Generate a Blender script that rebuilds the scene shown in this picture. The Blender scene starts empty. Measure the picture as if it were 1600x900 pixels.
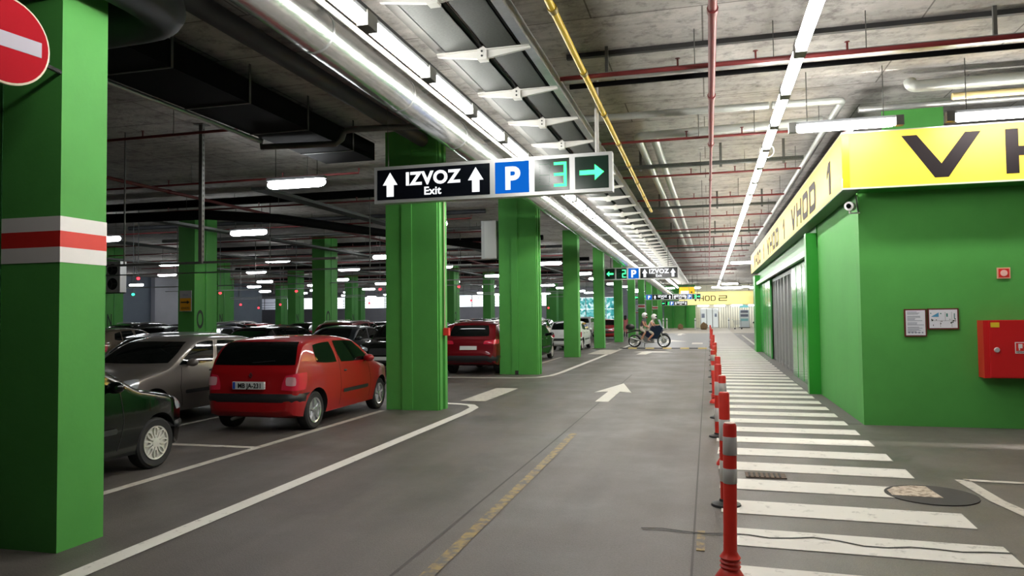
import bpy, bmesh, math, random
import numpy as np
from mathutils import Vector, Matrix
from mathutils.bvhtree import BVHTree

random.seed(7)
S = bpy.context.scene
COL = S.collection

# ---------------------------------------------------------------- camera
F, VPX, VPY, TH, CH = 1150.0, 1107.0, 490.0, 0.011, 1.7
_p = np.array([(VPX - 800) / F, -(VPY - 450) / F, -1.0])
_Y = _p / np.linalg.norm(_p)
_Z = np.cross(_p, np.array([1, TH, 0.0])); _Z = _Z if _Z[1] > 0 else -_Z
_Z /= np.linalg.norm(_Z)
_X = np.cross(_Y, _Z)
ROT = np.array([_X, _Y, _Z])
cam = bpy.data.cameras.new('camera')
cam.sensor_width = 36.0; cam.lens = F / 1600 * 36.0
cam.clip_start = 0.05; cam.clip_end = 400
camo = bpy.data.objects.new('camera', cam); COL.objects.link(camo)
M4 = Matrix([list(ROT[0]) + [0], list(ROT[1]) + [0], list(ROT[2]) + [CH], [0, 0, 0, 1]])
camo.matrix_world = M4
S.camera = camo

# ---------------------------------------------------------------- world, exposure
w = bpy.data.worlds.new('daylight'); S.world = w; w.use_nodes = True
w.node_tree.nodes['Background'].inputs[0].default_value = (0.86, 0.94, 1.0, 1)
w.node_tree.nodes['Background'].inputs[1].default_value = 2.0
S.view_settings.view_transform = 'Standard'; S.view_settings.look = 'None'
S.view_settings.gamma = 1.0; S.view_settings.use_curve_mapping = False
S.view_settings.exposure = 0.22
S.cycles.use_denoising = True
S.cycles.max_bounces = 7
S.cycles.diffuse_bounces = 4
S.cycles.glossy_bounces = 3
S.cycles.transmission_bounces = 4
S.cycles.sample_clamp_indirect = 6.0
S.cycles.caustics_reflective = False
S.cycles.caustics_refractive = False
TUBE_E = 42.0      # fluorescent tubes of the two lane rows
HALL_E = 27.0      # battens over the parking bays

# ---------------------------------------------------------------- pixel helpers (1600x900)
def ray(x, y): return ROT @ np.array([(x - 800) / F, -(y - 450) / F, -1.0])
def atZ(x, y, z=0.0):
    r = ray(x, y); t = (z - CH) / r[2]; return Vector((r[0] * t, r[1] * t, z))
def atY(x, y, Y):
    r = ray(x, y); t = Y / r[1]; return Vector((r[0] * t, Y, CH + r[2] * t))
def atX(x, y, X):
    r = ray(x, y); t = X / r[0]; return Vector((X, r[1] * t, CH + r[2] * t))

# ---------------------------------------------------------------- materials
MATS = {}
def lin(c):
    return tuple((v / 12.92 if v <= 0.04045 else ((v + 0.055) / 1.055) ** 2.4) for v in (x / 255 for x in c))
def mat(name, rgb, rough=0.5, metal=0.0, emit=0.0, var=0.0, scale=3.0, bump=0.0, bscale=40.0, coat=0.0,
        spec=0.5, detail=6.0, stretch=None, rvar=0.0):
    if name in MATS: return MATS[name]
    m = bpy.data.materials.new(name); m.use_nodes = True
    nt = m.node_tree; b = nt.nodes['Principled BSDF']
    c = lin(rgb)
    b.inputs['Base Color'].default_value = (*c, 1)
    b.inputs['Roughness'].default_value = rough
    b.inputs['Metallic'].default_value = metal
    b.inputs['Specular IOR Level'].default_value = spec
    b.inputs['Coat Weight'].default_value = coat
    b.inputs['Coat Roughness'].default_value = 0.04
    if emit:
        b.inputs['Emission Color'].default_value = (*c, 1); b.inputs['Emission Strength'].default_value = emit
    if var or bump or rvar:
        tc = nt.nodes.new('ShaderNodeTexCoord')
        vec = tc.outputs['Object']
        if stretch:
            mp = nt.nodes.new('ShaderNodeMapping'); mp.inputs['Scale'].default_value = stretch
            nt.links.new(vec, mp.inputs[0]); vec = mp.outputs[0]
        if var or rvar:
            n = nt.nodes.new('ShaderNodeTexNoise'); n.inputs['Scale'].default_value = scale; n.inputs['Detail'].default_value = detail
            n.inputs['Roughness'].default_value = 0.65
            nt.links.new(vec, n.inputs['Vector'])
        if var:
            r = nt.nodes.new('ShaderNodeValToRGB')
            r.color_ramp.elements[0].position = 0.3; r.color_ramp.elements[1].position = 0.72
            r.color_ramp.elements[0].color = (*[max(0, v * (1 - var)) for v in c], 1)
            r.color_ramp.elements[1].color = (*[min(1, v * (1 + var)) for v in c], 1)
            nt.links.new(n.outputs['Fac'], r.inputs[0]); nt.links.new(r.outputs[0], b.inputs['Base Color'])
        if rvar:
            mr = nt.nodes.new('ShaderNodeMapRange')
            mr.inputs[1].default_value = 0.3; mr.inputs[2].default_value = 0.7
            mr.inputs[3].default_value = max(0.03, rough - rvar); mr.inputs[4].default_value = min(1, rough + rvar)
            nt.links.new(n.outputs['Fac'], mr.inputs[0]); nt.links.new(mr.outputs[0], b.inputs['Roughness'])
        if bump:
            n2 = nt.nodes.new('ShaderNodeTexNoise'); n2.inputs['Scale'].default_value = bscale; n2.inputs['Detail'].default_value = 4
            nt.links.new(vec, n2.inputs['Vector'])
            bp = nt.nodes.new('ShaderNodeBump'); bp.inputs['Strength'].default_value = bump; bp.inputs['Distance'].default_value = 0.02
            nt.links.new(n2.outputs['Fac'], bp.inputs['Height']); nt.links.new(bp.outputs[0], b.inputs['Normal'])
    MATS[name] = m
    return m

def glow(name, rgb, strength):
    if name in MATS: return MATS[name]
    m = bpy.data.materials.new(name); m.use_nodes = True; nt = m.node_tree
    nt.nodes.remove(nt.nodes['Principled BSDF'])
    e = nt.nodes.new('ShaderNodeEmission'); e.inputs[0].default_value = (*lin(rgb), 1); e.inputs[1].default_value = strength
    nt.links.new(e.outputs[0], nt.nodes['Material Output'].inputs[0]); MATS[name] = m
    return m

def asphalt():
    m = mat('asphalt', (93, 87, 83), 0.5, var=0.2, scale=0.7, bump=0.25, bscale=90.0, rvar=0.13, detail=9.0)
    nt = m.node_tree; b = nt.nodes['Principled BSDF']
    src = b.inputs['Base Color'].links[0].from_socket
    tc = nt.nodes.new('ShaderNodeTexCoord')
    sp = nt.nodes.new('ShaderNodeTexNoise'); sp.inputs['Scale'].default_value = 55; sp.inputs['Detail'].default_value = 3
    nt.links.new(tc.outputs['Object'], sp.inputs['Vector'])
    st = nt.nodes.new('ShaderNodeTexNoise'); st.inputs['Scale'].default_value = 1.0; st.inputs['Detail'].default_value = 8
    mp = nt.nodes.new('ShaderNodeMapping'); mp.inputs['Scale'].default_value = (2.2, 0.16, 1)
    nt.links.new(tc.outputs['Object'], mp.inputs[0]); nt.links.new(mp.outputs[0], st.inputs['Vector'])
    for node, lo, hi, a, z in ((sp, 0.3, 0.75, 0.80, 1.16), (st, 0.35, 0.7, 0.80, 1.12)):
        mr = nt.nodes.new('ShaderNodeMapRange')
        mr.inputs[1].default_value = lo; mr.inputs[2].default_value = hi; mr.inputs[3].default_value = a; mr.inputs[4].default_value = z
        nt.links.new(node.outputs['Fac'], mr.inputs[0])
        mx = nt.nodes.new('ShaderNodeVectorMath'); mx.operation = 'SCALE'
        nt.links.new(src, mx.inputs[0]); nt.links.new(mr.outputs[0], mx.inputs['Scale']); src = mx.outputs[0]
    nt.links.new(src, b.inputs['Base Color'])
    return m

def concrete_ceiling():
    m = mat('ceiling_concrete', (178, 174, 168), 0.9, var=0.3, scale=0.9, bump=0.5, bscale=14.0, detail=10.0)
    nt = m.node_tree; b = nt.nodes['Principled BSDF']
    src = b.inputs['Base Color'].links[0].from_socket
    tc = nt.nodes.new('ShaderNodeTexCoord')
    # dark smudges and fine board marks across the slab
    a = nt.nodes.new('ShaderNodeTexNoise'); a.inputs['Scale'].default_value = 1.0; a.inputs['Detail'].default_value = 9
    mp = nt.nodes.new('ShaderNodeMapping'); mp.inputs['Scale'].default_value = (0.7, 7.0, 1)
    nt.links.new(tc.outputs['Object'], mp.inputs[0]); nt.links.new(mp.outputs[0], a.inputs['Vector'])
    mr = nt.nodes.new('ShaderNodeMapRange'); mr.inputs[1].default_value = 0.33; mr.inputs[2].default_value = 0.5
    mr.inputs[3].default_value = 0.80; mr.inputs[4].default_value = 1.03
    nt.links.new(a.outputs['Fac'], mr.inputs[0])
    br = nt.nodes.new('ShaderNodeTexBrick'); br.inputs['Scale'].default_value = 1.0; br.inputs['Brick Width'].default_value = 2.5; br.inputs['Row Height'].default_value = 1.2
    br.inputs['Mortar Size'].default_value = 0.012; br.inputs['Mortar Smooth'].default_value = 0.4; br.inputs['Color1'].default_value = (1, 1, 1, 1); br.inputs['Color2'].default_value = (0.84, 0.84, 0.83, 1); br.inputs['Mortar'].default_value = (0.34, 0.33, 0.32, 1)
    nt.links.new(tc.outputs['Object'], br.inputs['Vector'])
    sm = nt.nodes.new('ShaderNodeTexNoise'); sm.inputs['Scale'].default_value = 4.5; sm.inputs['Detail'].default_value = 8; sm.inputs['Roughness'].default_value = 0.75
    nt.links.new(tc.outputs['Object'], sm.inputs['Vector'])
    m2 = nt.nodes.new('ShaderNodeMapRange'); m2.inputs[1].default_value = 0.33; m2.inputs[2].default_value = 0.50; m2.inputs[3].default_value = 0.5; m2.inputs[4].default_value = 1.0
    nt.links.new(sm.outputs['Fac'], m2.inputs[0])
    v1 = nt.nodes.new('ShaderNodeVectorMath'); v1.operation = 'MULTIPLY'; nt.links.new(src, v1.inputs[0]); nt.links.new(br.outputs['Color'], v1.inputs[1])
    v2_ = nt.nodes.new('ShaderNodeVectorMath'); v2_.operation = 'SCALE'; nt.links.new(v1.outputs[0], v2_.inputs[0]); nt.links.new(m2.outputs[0], v2_.inputs['Scale'])
    src = v2_.outputs[0]
    mx = nt.nodes.new('ShaderNodeVectorMath'); mx.operation = 'SCALE'
    nt.links.new(src, mx.inputs[0]); nt.links.new(mr.outputs[0], mx.inputs['Scale'])
    nt.links.new(mx.outputs[0], b.inputs['Base Color'])
    return m

def worn(name, rgb, cover=0.45, under=(96, 92, 89), scale=9.0):
    """paint with holes worn through to the asphalt"""
    if name in MATS: return MATS[name]
    m = mat(name, rgb, 0.6)
    nt = m.node_tree; b = nt.nodes['Principled BSDF']
    tc = nt.nodes.new('ShaderNodeTexCoord')
    n = nt.nodes.new('ShaderNodeTexNoise'); n.inputs['Scale'].default_value = scale; n.inputs['Detail'].default_value = 10; n.inputs['Roughness'].default_value = 0.7
    nt.links.new(tc.outputs['Object'], n.inputs['Vector'])
    r = nt.nodes.new('ShaderNodeValToRGB')
    r.color_ramp.elements[0].position = cover - 0.1; r.color_ramp.elements[1].position = cover + 0.06
    r.color_ramp.elements[0].color = (*lin(under), 1); r.color_ramp.elements[1].color = (*lin(rgb), 1)
    nt.links.new(n.outputs['Fac'], r.inputs[0]); nt.links.new(r.outputs[0], b.inputs['Base Color'])
    return m

GREEN = mat('green_paint', (82, 158, 74), 0.6, spec=0.25, var=0.07, scale=1.2, bump=0.05, bscale=30)
GREEN_D = mat('deep_green_paint', (44, 146, 44), 0.35, var=0.05, scale=2)
GREEN_G = mat('glossy_green_panel', (74, 160, 84), 0.16, var=0.05, scale=2, bump=0.10, bscale=2.2, stretch=(1, 5, 0.4))
WHITE_P = mat('white_band_paint', (232, 228, 224), 0.5, var=0.03)
RED_P = mat('red_band_paint', (214, 44, 38), 0.45, var=0.04)
LINE = worn('road_paint', (214, 210, 202), 0.36)
LINE2 = worn('bay_line_paint', (188, 182, 172), 0.40)
ZEBRA = worn('zebra_paint', (210, 206, 198), 0.37, scale=6.0)
YLINE = worn('old_yellow_paint', (150, 128, 78), 0.52)
SEAM = mat('dark_seam', (48, 45, 43), 0.8)
STEEL = mat('galvanised_steel', (168, 170, 168), 0.38, 0.75, var=0.12, scale=6)
FOIL2 = mat('silver_lagging', (186, 190, 184), 0.38, 0.35, var=0.08, scale=5, bump=0.15, bscale=9)
FOIL = mat('foil_lagging', (205, 205, 202), 0.24, 0.9, var=0.10, scale=5, bump=0.25, bscale=9)
DSTEEL = mat('dull_steel', (98, 98, 94), 0.55, 0.4, var=0.15, scale=4)
TRAYM = mat('tray_steel', (58, 62, 58), 0.65, 0.2, var=0.45, scale=38, stretch=(1, 2.2, 1))
ARMW = mat('arm_white', (205, 204, 198), 0.45)
REDPIPE = mat('red_pipe_paint', (108, 34, 34), 0.5, var=0.12, scale=6)
YELLOW = mat('yellow_pipe_paint', (205, 170, 20), 0.4, var=0.08)
BLACK = mat('black_lagging', (13, 13, 14), 0.8, var=0.2, spec=0.1)
DARKG = mat('dark_grey_lagging', (50, 52, 57), 0.6, var=0.15)
WHITEM = mat('white_enamel', (225, 225, 222), 0.4)
PLAST_G = mat('grey_plastic', (120, 122, 124), 0.5)
TUBE = glow('fluorescent_tube', (255, 253, 248), TUBE_E)
HTUBE = glow('batten_diffuser', (250, 253, 255), HALL_E)
ALU = mat('brushed_aluminium', (196, 197, 196), 0.33, 0.7)
RUBBER = mat('tyre_rubber', (26, 26, 27), 0.75, bump=0.05)
GLASS = mat('tinted_car_glass', (7, 12, 11), 0.03, spec=0.4)
CHROME = mat('chrome', (220, 222, 225), 0.12, 1.0)
RIM = mat('alloy_silver', (190, 192, 194), 0.25, 0.8)
BPLAST = mat('black_plastic', (30, 31, 33), 0.5)
HEADL = mat('headlamp_lens', (190, 198, 204), 0.08, 0.35, coat=1.0)
TAILL = mat('tail_lamp_lens', (206, 40, 66), 0.10, coat=1.0)
CLEARL = mat('clear_lamp_lens', (214, 160, 166), 0.1, coat=1.0)
WELL = mat('wheel_well', (10, 10, 11), 0.9)

# ---------------------------------------------------------------- mesh builder
class MB:
    def __init__(s): s.v = []; s.f = []; s.m = []; s.cm = 0
    def add(s, vs, fs):
        o = len(s.v); s.v += [tuple(v) for v in vs]; s.f += [tuple(i + o for i in f) for f in fs]; s.m += [s.cm] * len(fs); return s
    def box(s, x0, x1, y0, y1, z0, z1):
        return s.add([(x0, y0, z0), (x1, y0, z0), (x1, y1, z0), (x0, y1, z0), (x0, y0, z1), (x1, y0, z1), (x1, y1, z1), (x0, y1, z1)],
                     [(0, 3, 2, 1), (4, 5, 6, 7), (0, 1, 5, 4), (1, 2, 6, 5), (2, 3, 7, 6), (3, 0, 4, 7)])
    def bar(s, a, b, w, h, up=(0, 0, 1)):
        a = Vector(a); b = Vector(b); d = (b - a).normalized(); u = Vector(up)
        if abs(d.dot(u)) > 0.98: u = Vector((1, 0, 0))
        r = d.cross(u).normalized(); u = r.cross(d)
        c = [a - r * w / 2 - u * h / 2, a + r * w / 2 - u * h / 2, a + r * w / 2 + u * h / 2, a - r * w / 2 + u * h / 2]
        e = [p + (b - a) for p in c]
        return s.add(c + e, [(0, 1, 2, 3)[::-1], (4, 5, 6, 7), (0, 1, 5, 4), (1, 2, 6, 5), (2, 3, 7, 6), (3, 0, 4, 7)])
    def tube(s, pts, r, n=10, cap=True):
        pts = [Vector(p) for p in pts]; rs = r if isinstance(r, (list, tuple)) else [r] * len(pts)
        vs = []; fs = []; prev = None
        for i, p in enumerate(pts):
            d = (pts[min(i + 1, len(pts) - 1)] - pts[max(i - 1, 0)])
            d = d.normalized() if d.length > 1e-9 else Vector((0, 0, 1))
            if prev is None:
                u = Vector((0, 0, 1)) if abs(d.z) < 0.9 else Vector((1, 0, 0))
                a = d.cross(u).normalized()
            else:
                a = (prev - d * prev.dot(d)).normalized()
            prev = a; b = d.cross(a)
            for k in range(n):
                t = 2 * math.pi * k / n; vs.append(p + (a * math.cos(t) + b * math.sin(t)) * rs[i])
        for i in range(len(pts) - 1):
            for k in range(n):
                fs.append((i * n + k, i * n + (k + 1) % n, (i + 1) * n + (k + 1) % n, (i + 1) * n + k))
        if cap:
            fs.append(tuple(range(n))[::-1]); fs.append(tuple((len(pts) - 1) * n + k for k in range(n)))
        return s.add(vs, fs)
    def lathe(s, prof, n=24, axis='Z', o=(0, 0, 0)):
        vs = []; fs = []
        for (r, h) in prof:
            for k in range(n):
                t = 2 * math.pi * k / n; c, q = r * math.cos(t), r * math.sin(t)
                p = (c, q, h) if axis == 'Z' else ((c, h, -q) if axis == 'Y' else (h, c, q))
                vs.append((p[0] + o[0], p[1] + o[1], p[2] + o[2]))
        for i in range(len(prof) - 1):
            for k in range(n):
                fs.append((i * n + k, i * n + (k + 1) % n, (i + 1) * n + (k + 1) % n, (i + 1) * n + k))
        fs.append(tuple(range(n))[::-1]); fs.append(tuple((len(prof) - 1) * n + k for k in range(n)))
        return s.add(vs, fs)
    def prism(s, poly, f3, d):
        """extrude a 2-D polygon: f3 maps (u,v) to 3-D, d is the extrusion vector"""
        a = [Vector(f3(u, v)) for u, v in poly]; d = Vector(d); n = len(a)
        return s.add(a + [p + d for p in a], [tuple(range(n)), tuple(range(n, 2 * n))[::-1]] + [((i + 1) % n, i, i + n, (i + 1) % n + n) for i in range(n)])
    def ring(s, outer, inner, f3, d):
        n = len(outer); d = Vector(d)
        o = [Vector(f3(*p)) for p in outer]; i_ = [Vector(f3(*p)) for p in inner]
        vs = o + i_ + [p + d for p in o] + [p + d for p in i_]; fs = []
        for k in range(n):
            q = (k + 1) % n
            fs += [(k, q, n + q, n + k), (2 * n + k, 3 * n + k, 3 * n + q, 2 * n + q), (k, 2 * n + k, 2 * n + q, q), (n + k, n + q, 3 * n + q, 3 * n + k)]
        return s.add(vs, fs)
    def quad(s, a, b, c, d): return s.add([a, b, c, d], [(0, 1, 2, 3)])
    def ball(s, c, rx, ry, rz, n=12, m=8):
        vs = []; fs = []
        for i in range(m + 1):
            p = math.pi * i / m
            for k in range(n):
                t = 2 * math.pi * k / n
                vs.append((c[0] + rx * math.sin(p) * math.cos(t), c[1] + ry * math.sin(p) * math.sin(t), c[2] + rz * math.cos(p)))
        for i in range(m):
            for k in range(n): fs.append((i * n + k, (i + 1) * n + k, (i + 1) * n + (k + 1) % n, i * n + (k + 1) % n))
        return s.add(vs, fs)
    def mesh(s, name, mats=(), smooth=None):
        me = bpy.data.meshes.new(name); me.from_pydata(s.v, [], s.f); me.update()
        bm = bmesh.new(); bm.from_mesh(me)
        bmesh.ops.remove_doubles(bm, verts=bm.verts, dist=1e-6)
        bmesh.ops.recalc_face_normals(bm, faces=bm.faces)
        bm.to_mesh(me); bm.free()
        for m in mats: me.materials.append(m)
        if len(mats) > 1 and len(me.polygons) == len(s.m): me.polygons.foreach_set('material_index', s.m)
        if smooth is not None:
            me.polygons.foreach_set('use_smooth', [True] * len(me.polygons)); me.set_sharp_from_angle(angle=math.radians(smooth))
        return me
    def build(s, name, m, parent=None, smooth=None, loc=None):
        mats = m if isinstance(m, (list, tuple)) else (m,)
        return link(name, s.mesh(name, mats, smooth), parent, loc)

def link(name, data, parent=None, loc=None):
    o = bpy.data.objects.new(name, data); COL.objects.link(o)
    if parent: o.parent = parent
    if loc is not None: o.location = loc
    return o
def tag(o, label, cat, group=None):
    o['label'] = label; o['category'] = cat
    if group: o['group'] = group
    return o
def thing(name, label, cat, loc=(0, 0, 0), rz=0.0, group=None):
    o = link(name, None, None, loc); o.rotation_euler = (0, 0, rz); o.empty_display_size = 0.1
    return tag(o, label, cat, group)
def struct(name, mb, m, smooth=None):
    o = mb.build(name, m, smooth=smooth); o['kind'] = 'structure'; return o
def copy_tree(o, parent=None):
    c = o.copy(); COL.objects.link(c); c.parent = parent
    for ch in list(o.children): copy_tree(ch, c)
    return c
def B(*a): return MB().box(*a)
ORD = ['first', 'second', 'third', 'fourth', 'fifth', 'sixth', 'seventh', 'eighth', 'ninth', 'tenth', 'eleventh', 'twelfth', 'thirteenth',
       'fourteenth', 'fifteenth', 'sixteenth', 'seventeenth', 'eighteenth', 'nineteenth', 'twentieth']
TENS = {20: 'twenty', 30: 'thirty', 40: 'forty', 50: 'fifty', 60: 'sixty'}
def nth(i):
    i += 1
    if i <= 20: return ORD[i - 1]
    t, u = i // 10 * 10, i % 10
    return (TENS[t][:-1] + 'ieth') if u == 0 else TENS[t] + '-' + ORD[u - 1]

_tc = {}
def text_mesh(txt, size, depth=0.004, bold=0.0, align='LEFT', sx=1.0):
    """letters as a mesh in the XZ plane facing -Y, origin at baseline"""
    k = (txt, size, depth, bold, align, sx)
    if k in _tc: return _tc[k]
    cu = bpy.data.curves.new('t', 'FONT'); cu.body = txt; cu.size = size; cu.extrude = depth / 2; cu.offset = bold; cu.align_x = align
    cu.resolution_u = 4; cu.space_character = 1.0 + bold * 7
    o = bpy.data.objects.new('t', cu); COL.objects.link(o)
    dg = bpy.context.evaluated_depsgraph_get()
    me = bpy.data.meshes.new_from_object(o.evaluated_get(dg))
    bpy.data.objects.remove(o); bpy.data.curves.remove(cu)
    me.transform(Matrix.Rotation(math.pi / 2, 4, 'X') @ Matrix.Diagonal((sx, 1, 1, 1)))
    me.materials.clear()
    _tc[k] = me
    return me
def text(name, txt, size, m, parent, loc, rz=0.0, depth=0.004, bold=0.0, align='LEFT', sx=1.0):
    me = text_mesh(txt, size, depth, bold, align, sx).copy(); me.materials.append(m)
    o = link(name, me, parent, loc); o.rotation_euler = (0, 0, rz); return o

# ================================================================ THE SETTING
CZ = 5.15
ASP = asphalt(); CEIL = concrete_ceiling()
XL, XR, Y0, Y1 = -62.0, 14.0, -10.0, 92.0
floor = struct('floor', B(XL, XR, Y0, Y1 + 6, -0.2, 0.0), ASP)
ceiling = struct('ceiling', B(XL, XR, Y0, Y1 + 6, CZ, CZ + 0.25), CEIL)
WALLB = mat('blue_grey_wall', (112, 122, 138), 0.7, var=0.08, scale=0.8)
WALLL = mat('pale_grey_wall', (176, 176, 186), 0.7, var=0.06, scale=0.8)
WALLC = mat('cream_wall', (205, 198, 190), 0.7, var=0.06)
struct('wall_behind', B(XL, XR, Y0 - 0.2, Y0, 0, CZ), WALLL)
struct('wall_right', B(XR, XR + 0.2, Y0, Y1 + 6, 0, CZ), WALLL)
struct('wall_far_left', B(XL - 0.2, XL, Y0, Y1 + 6, 0, CZ), WALLL)
struct('wall_left', B(-44.3, -44.0, Y0, 66.0, 0, CZ), WALLB)
struct('wall_left_return', B(-44.0, -43.6, 50.5, 57.5, 0, CZ), WALLL)
struct('wall_left_end', B(-50.0, -44.3, 66.0, 66.3, 0, CZ), WALLC)
# the far wall: parapet with a strip of daylight above, then shop glazing, shutter, green walls, entrance
struct('wall_back_parapet', B(XL, -20.0, Y1, Y1 + 0.3, 0, 2.95), WALLL)
struct('wall_back_lintel', B(XL, -20.0, Y1, Y1 + 0.3, 4.45, CZ), WALLL)
struct('wall_back_shop', B(-20.0, -17.5, Y1, Y1 + 0.3, 0, CZ), GREEN)
struct('wall_back_plinth', B(-17.5, -11.0, Y1, Y1 + 0.3, 0, 0.9), WALLL)
struct('wall_back_head', B(-17.5, -11.0, Y1, Y1 + 0.3, 3.9, CZ), WALLL)
struct('wall_back_grey', B(-11.0, -5.2, Y1, Y1 + 0.3, 0, CZ), mat('grey_shutter_wall', (150, 155, 164), 0.6, var=0.04))
struct('wall_back_green', B(-5.2, -1.5, Y1 - 1.0, Y1 + 0.3, 0, CZ), GREEN)
struct('wall_back_entrance', B(-1.5, 6.2, Y1 - 0.5, Y1 + 0.3, 0, CZ), mat('ivory_wall', (236, 230, 205), 0.6, var=0.03))
struct('wall_back_right', B(6.2, XR, Y1, Y1 + 0.3, 0, CZ), WALLL)

# daylight opening: steel railing in front of it
g = thing('railing', 'thin steel railing across the daylight opening above the far parapet', 'railing', (-52, Y1 + 0.15, 2.95))
for z in (0.25, 0.6, 0.95):
    MB().bar((-9.5, 0, z), (31.5, 0, z), 0.05, 0.05).build('rail', DSTEEL, g)
for k in range(14):
    MB().bar((-9 + k * 3.1, 0, 0), (-9 + k * 3.1, 0, 1.5), 0.07, 0.07).build('post', DSTEEL, g)
# shop window seen between the pillars
win = thing('window_1', 'teal lit shop window glazing in the far wall', 'window', (-14.25, Y1 + 0.12, 0.9)); win['kind'] = 'structure'
del win['category']
def teal_glow():
    m = glow('teal_shop_light', (90, 190, 190), 1.0); nt = m.node_tree
    tc = nt.nodes.new('ShaderNodeTexCoord'); v = nt.nodes.new('ShaderNodeTexVoronoi'); v.inputs['Scale'].default_value = 3.5
    nt.links.new(tc.outputs['Object'], v.inputs['Vector'])
    r = nt.nodes.new('ShaderNodeValToRGB'); cr = r.color_ramp
    cr.elements[0].color = (0.02, 0.16, 0.17, 1); cr.elements[1].color = (0.75, 0.95, 0.95, 1); cr.elements[1].position = 0.95
    e = cr.elements.new(0.5); e.color = (0.08, 0.42, 0.42, 1)
    nt.links.new(v.outputs['Color'], r.inputs[0]); nt.links.new(r.outputs[0], nt.nodes['Emission'].inputs[0]); return m
TEAL = teal_glow()
for k in range(5):
    for j in range(2):
        B(-3.2 + k * 1.28, -3.2 + k * 1.28 + 1.2, -0.02, 0.0, 0.05 + j * 1.5, 1.5 + j * 1.45).build('pane', TEAL, win)
for k in range(6):
    B(-3.28 + k * 1.28, -3.2 + k * 1.28, -0.07, 0.05, 0, 3.0).build('mullion', ALU, win)

# ------------------------------------------------ floor markings: parts of the floor
def decal(name, pts, m, z=0.006):
    mb = MB(); mb.prism(pts, lambda u, v: (u, v, z - 0.004), (0, 0, 0.004)); return mb.build(name, m, floor)
def rect(name, x0, x1, y0, y1, m, z=0.006): return decal(name, [(x0, y0), (x1, y0), (x1, y1), (x0, y1)], m, z)
def ribbon(name, pts, wd, m, z=0.006):
    pts = [Vector((p[0], p[1], 0)) for p in pts]; L = []; R = []
    for i, p in enumerate(pts):
        d = (pts[min(i + 1, len(pts) - 1)] - pts[max(i - 1, 0)]).normalized(); n = Vector((-d.y, d.x, 0))
        L.append(p + n * wd / 2); R.append(p - n * wd / 2)
    mb = MB()
    for i in range(len(pts) - 1):
        mb.add([(R[i].x, R[i].y, z), (R[i + 1].x, R[i + 1].y, z), (L[i + 1].x, L[i + 1].y, z), (L[i].x, L[i].y, z)], [(0, 1, 2, 3)])
    return mb.build(name, m, floor)
zm = B(0.07, 1.99, 0, 0.455, 0.002, 0.006).mesh('crosswalk_stripe', (ZEBRA,))
for k in range(-3, 92):
    y = 5.70 + 0.905 * k
    if 88 < y: break
    o = link('crosswalk_stripe', zm, floor, (0, y, 0)); o.rotation_euler = (0, 0, -0.045 if k < 5 else -0.02)
# lane edge line with its rounded end, bay line, dividers
ribbon('lane_line', [(-4.10, -9), (-4.12, 4), (-4.18, 12.4), (-4.24, 13.1), (-4.42, 13.45), (-4.8, 13.6), (-5.3, 13.65)], 0.17, LINE)
ribbon('lane_line', [(-7.3, 19.42), (-5.0, 19.5), (-4.55, 19.8), (-4.32, 20.4), (-4.25, 21.5), (-4.22, 31.5)], 0.16, LINE)
ribbon('lane_line', [(-4.22, 36.0), (-4.2, 50), (-4.2, 84)], 0.16, LINE)
rect('stop_patch', -4.85, -4.33, 14.1, 16.7, LINE2)
rect('stop_patch', -5.1, -4.1, 31.6, 35.6, LINE2)
ribbon('bay_line', [(-5.78, -8), (-5.76, 12.4)], 0.12, LINE2)
ribbon('bay_line', [(-5.78, 20.6), (-5.78, 29.4)], 0.11, LINE2)
ribbon('bay_line', [(-5.78, 36.5), (-5.78, 46)], 0.11, LINE2)
for k, (ya, yb) in enumerate(((8.5, 8.62), (24.7, 24.82), (41.1, 41.22))):
    rect('bay_line', -34.0, -5.82, ya, yb, LINE2, 0.005)
for ya, yb in ((3.4, 13.4), (19.7, 29.8), (36.1, 46.2)):
    for k in range(1, 10):
        rect('bay_divider', -5.8 - 2.42 * k - 0.05, -5.8 - 2.42 * k + 0.05, ya, yb, LINE2, 0.0075)
SEAM2 = mat('asphalt_joint', (74, 70, 68), 0.7)
# worn yellow line, asphalt seams
ribbon('old_yellow_line', [(-1.80, 2.0), (-1.82, 5.0), (-1.86, 8.3), (-1.9, 10.5)], 0.10, YLINE)
ribbon('asphalt_seam', [(-2.05, 2.0), (-2.05, 9.0), (-2.12, 21.0)], 0.022, SEAM2, 0.004)
ribbon('asphalt_seam', [(-0.14, 2.0), (-0.16, 40.0)], 0.016, SEAM2, 0.004)
cr_ = [(-0.55 + 0.16 * i, 5.96 + 0.03 * math.sin(i * 1.7) + (0.05 if 6 < i < 13 else 0) * math.sin(i) - 0.005 * i) for i in range(17)]
ribbon('asphalt_crack', cr_, 0.028, SEAM, 0.0095)
rect('worn_mark', 2.0 - 2.12, 2.0 - 2.06, 5.5, 6.0, YLINE)
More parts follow.
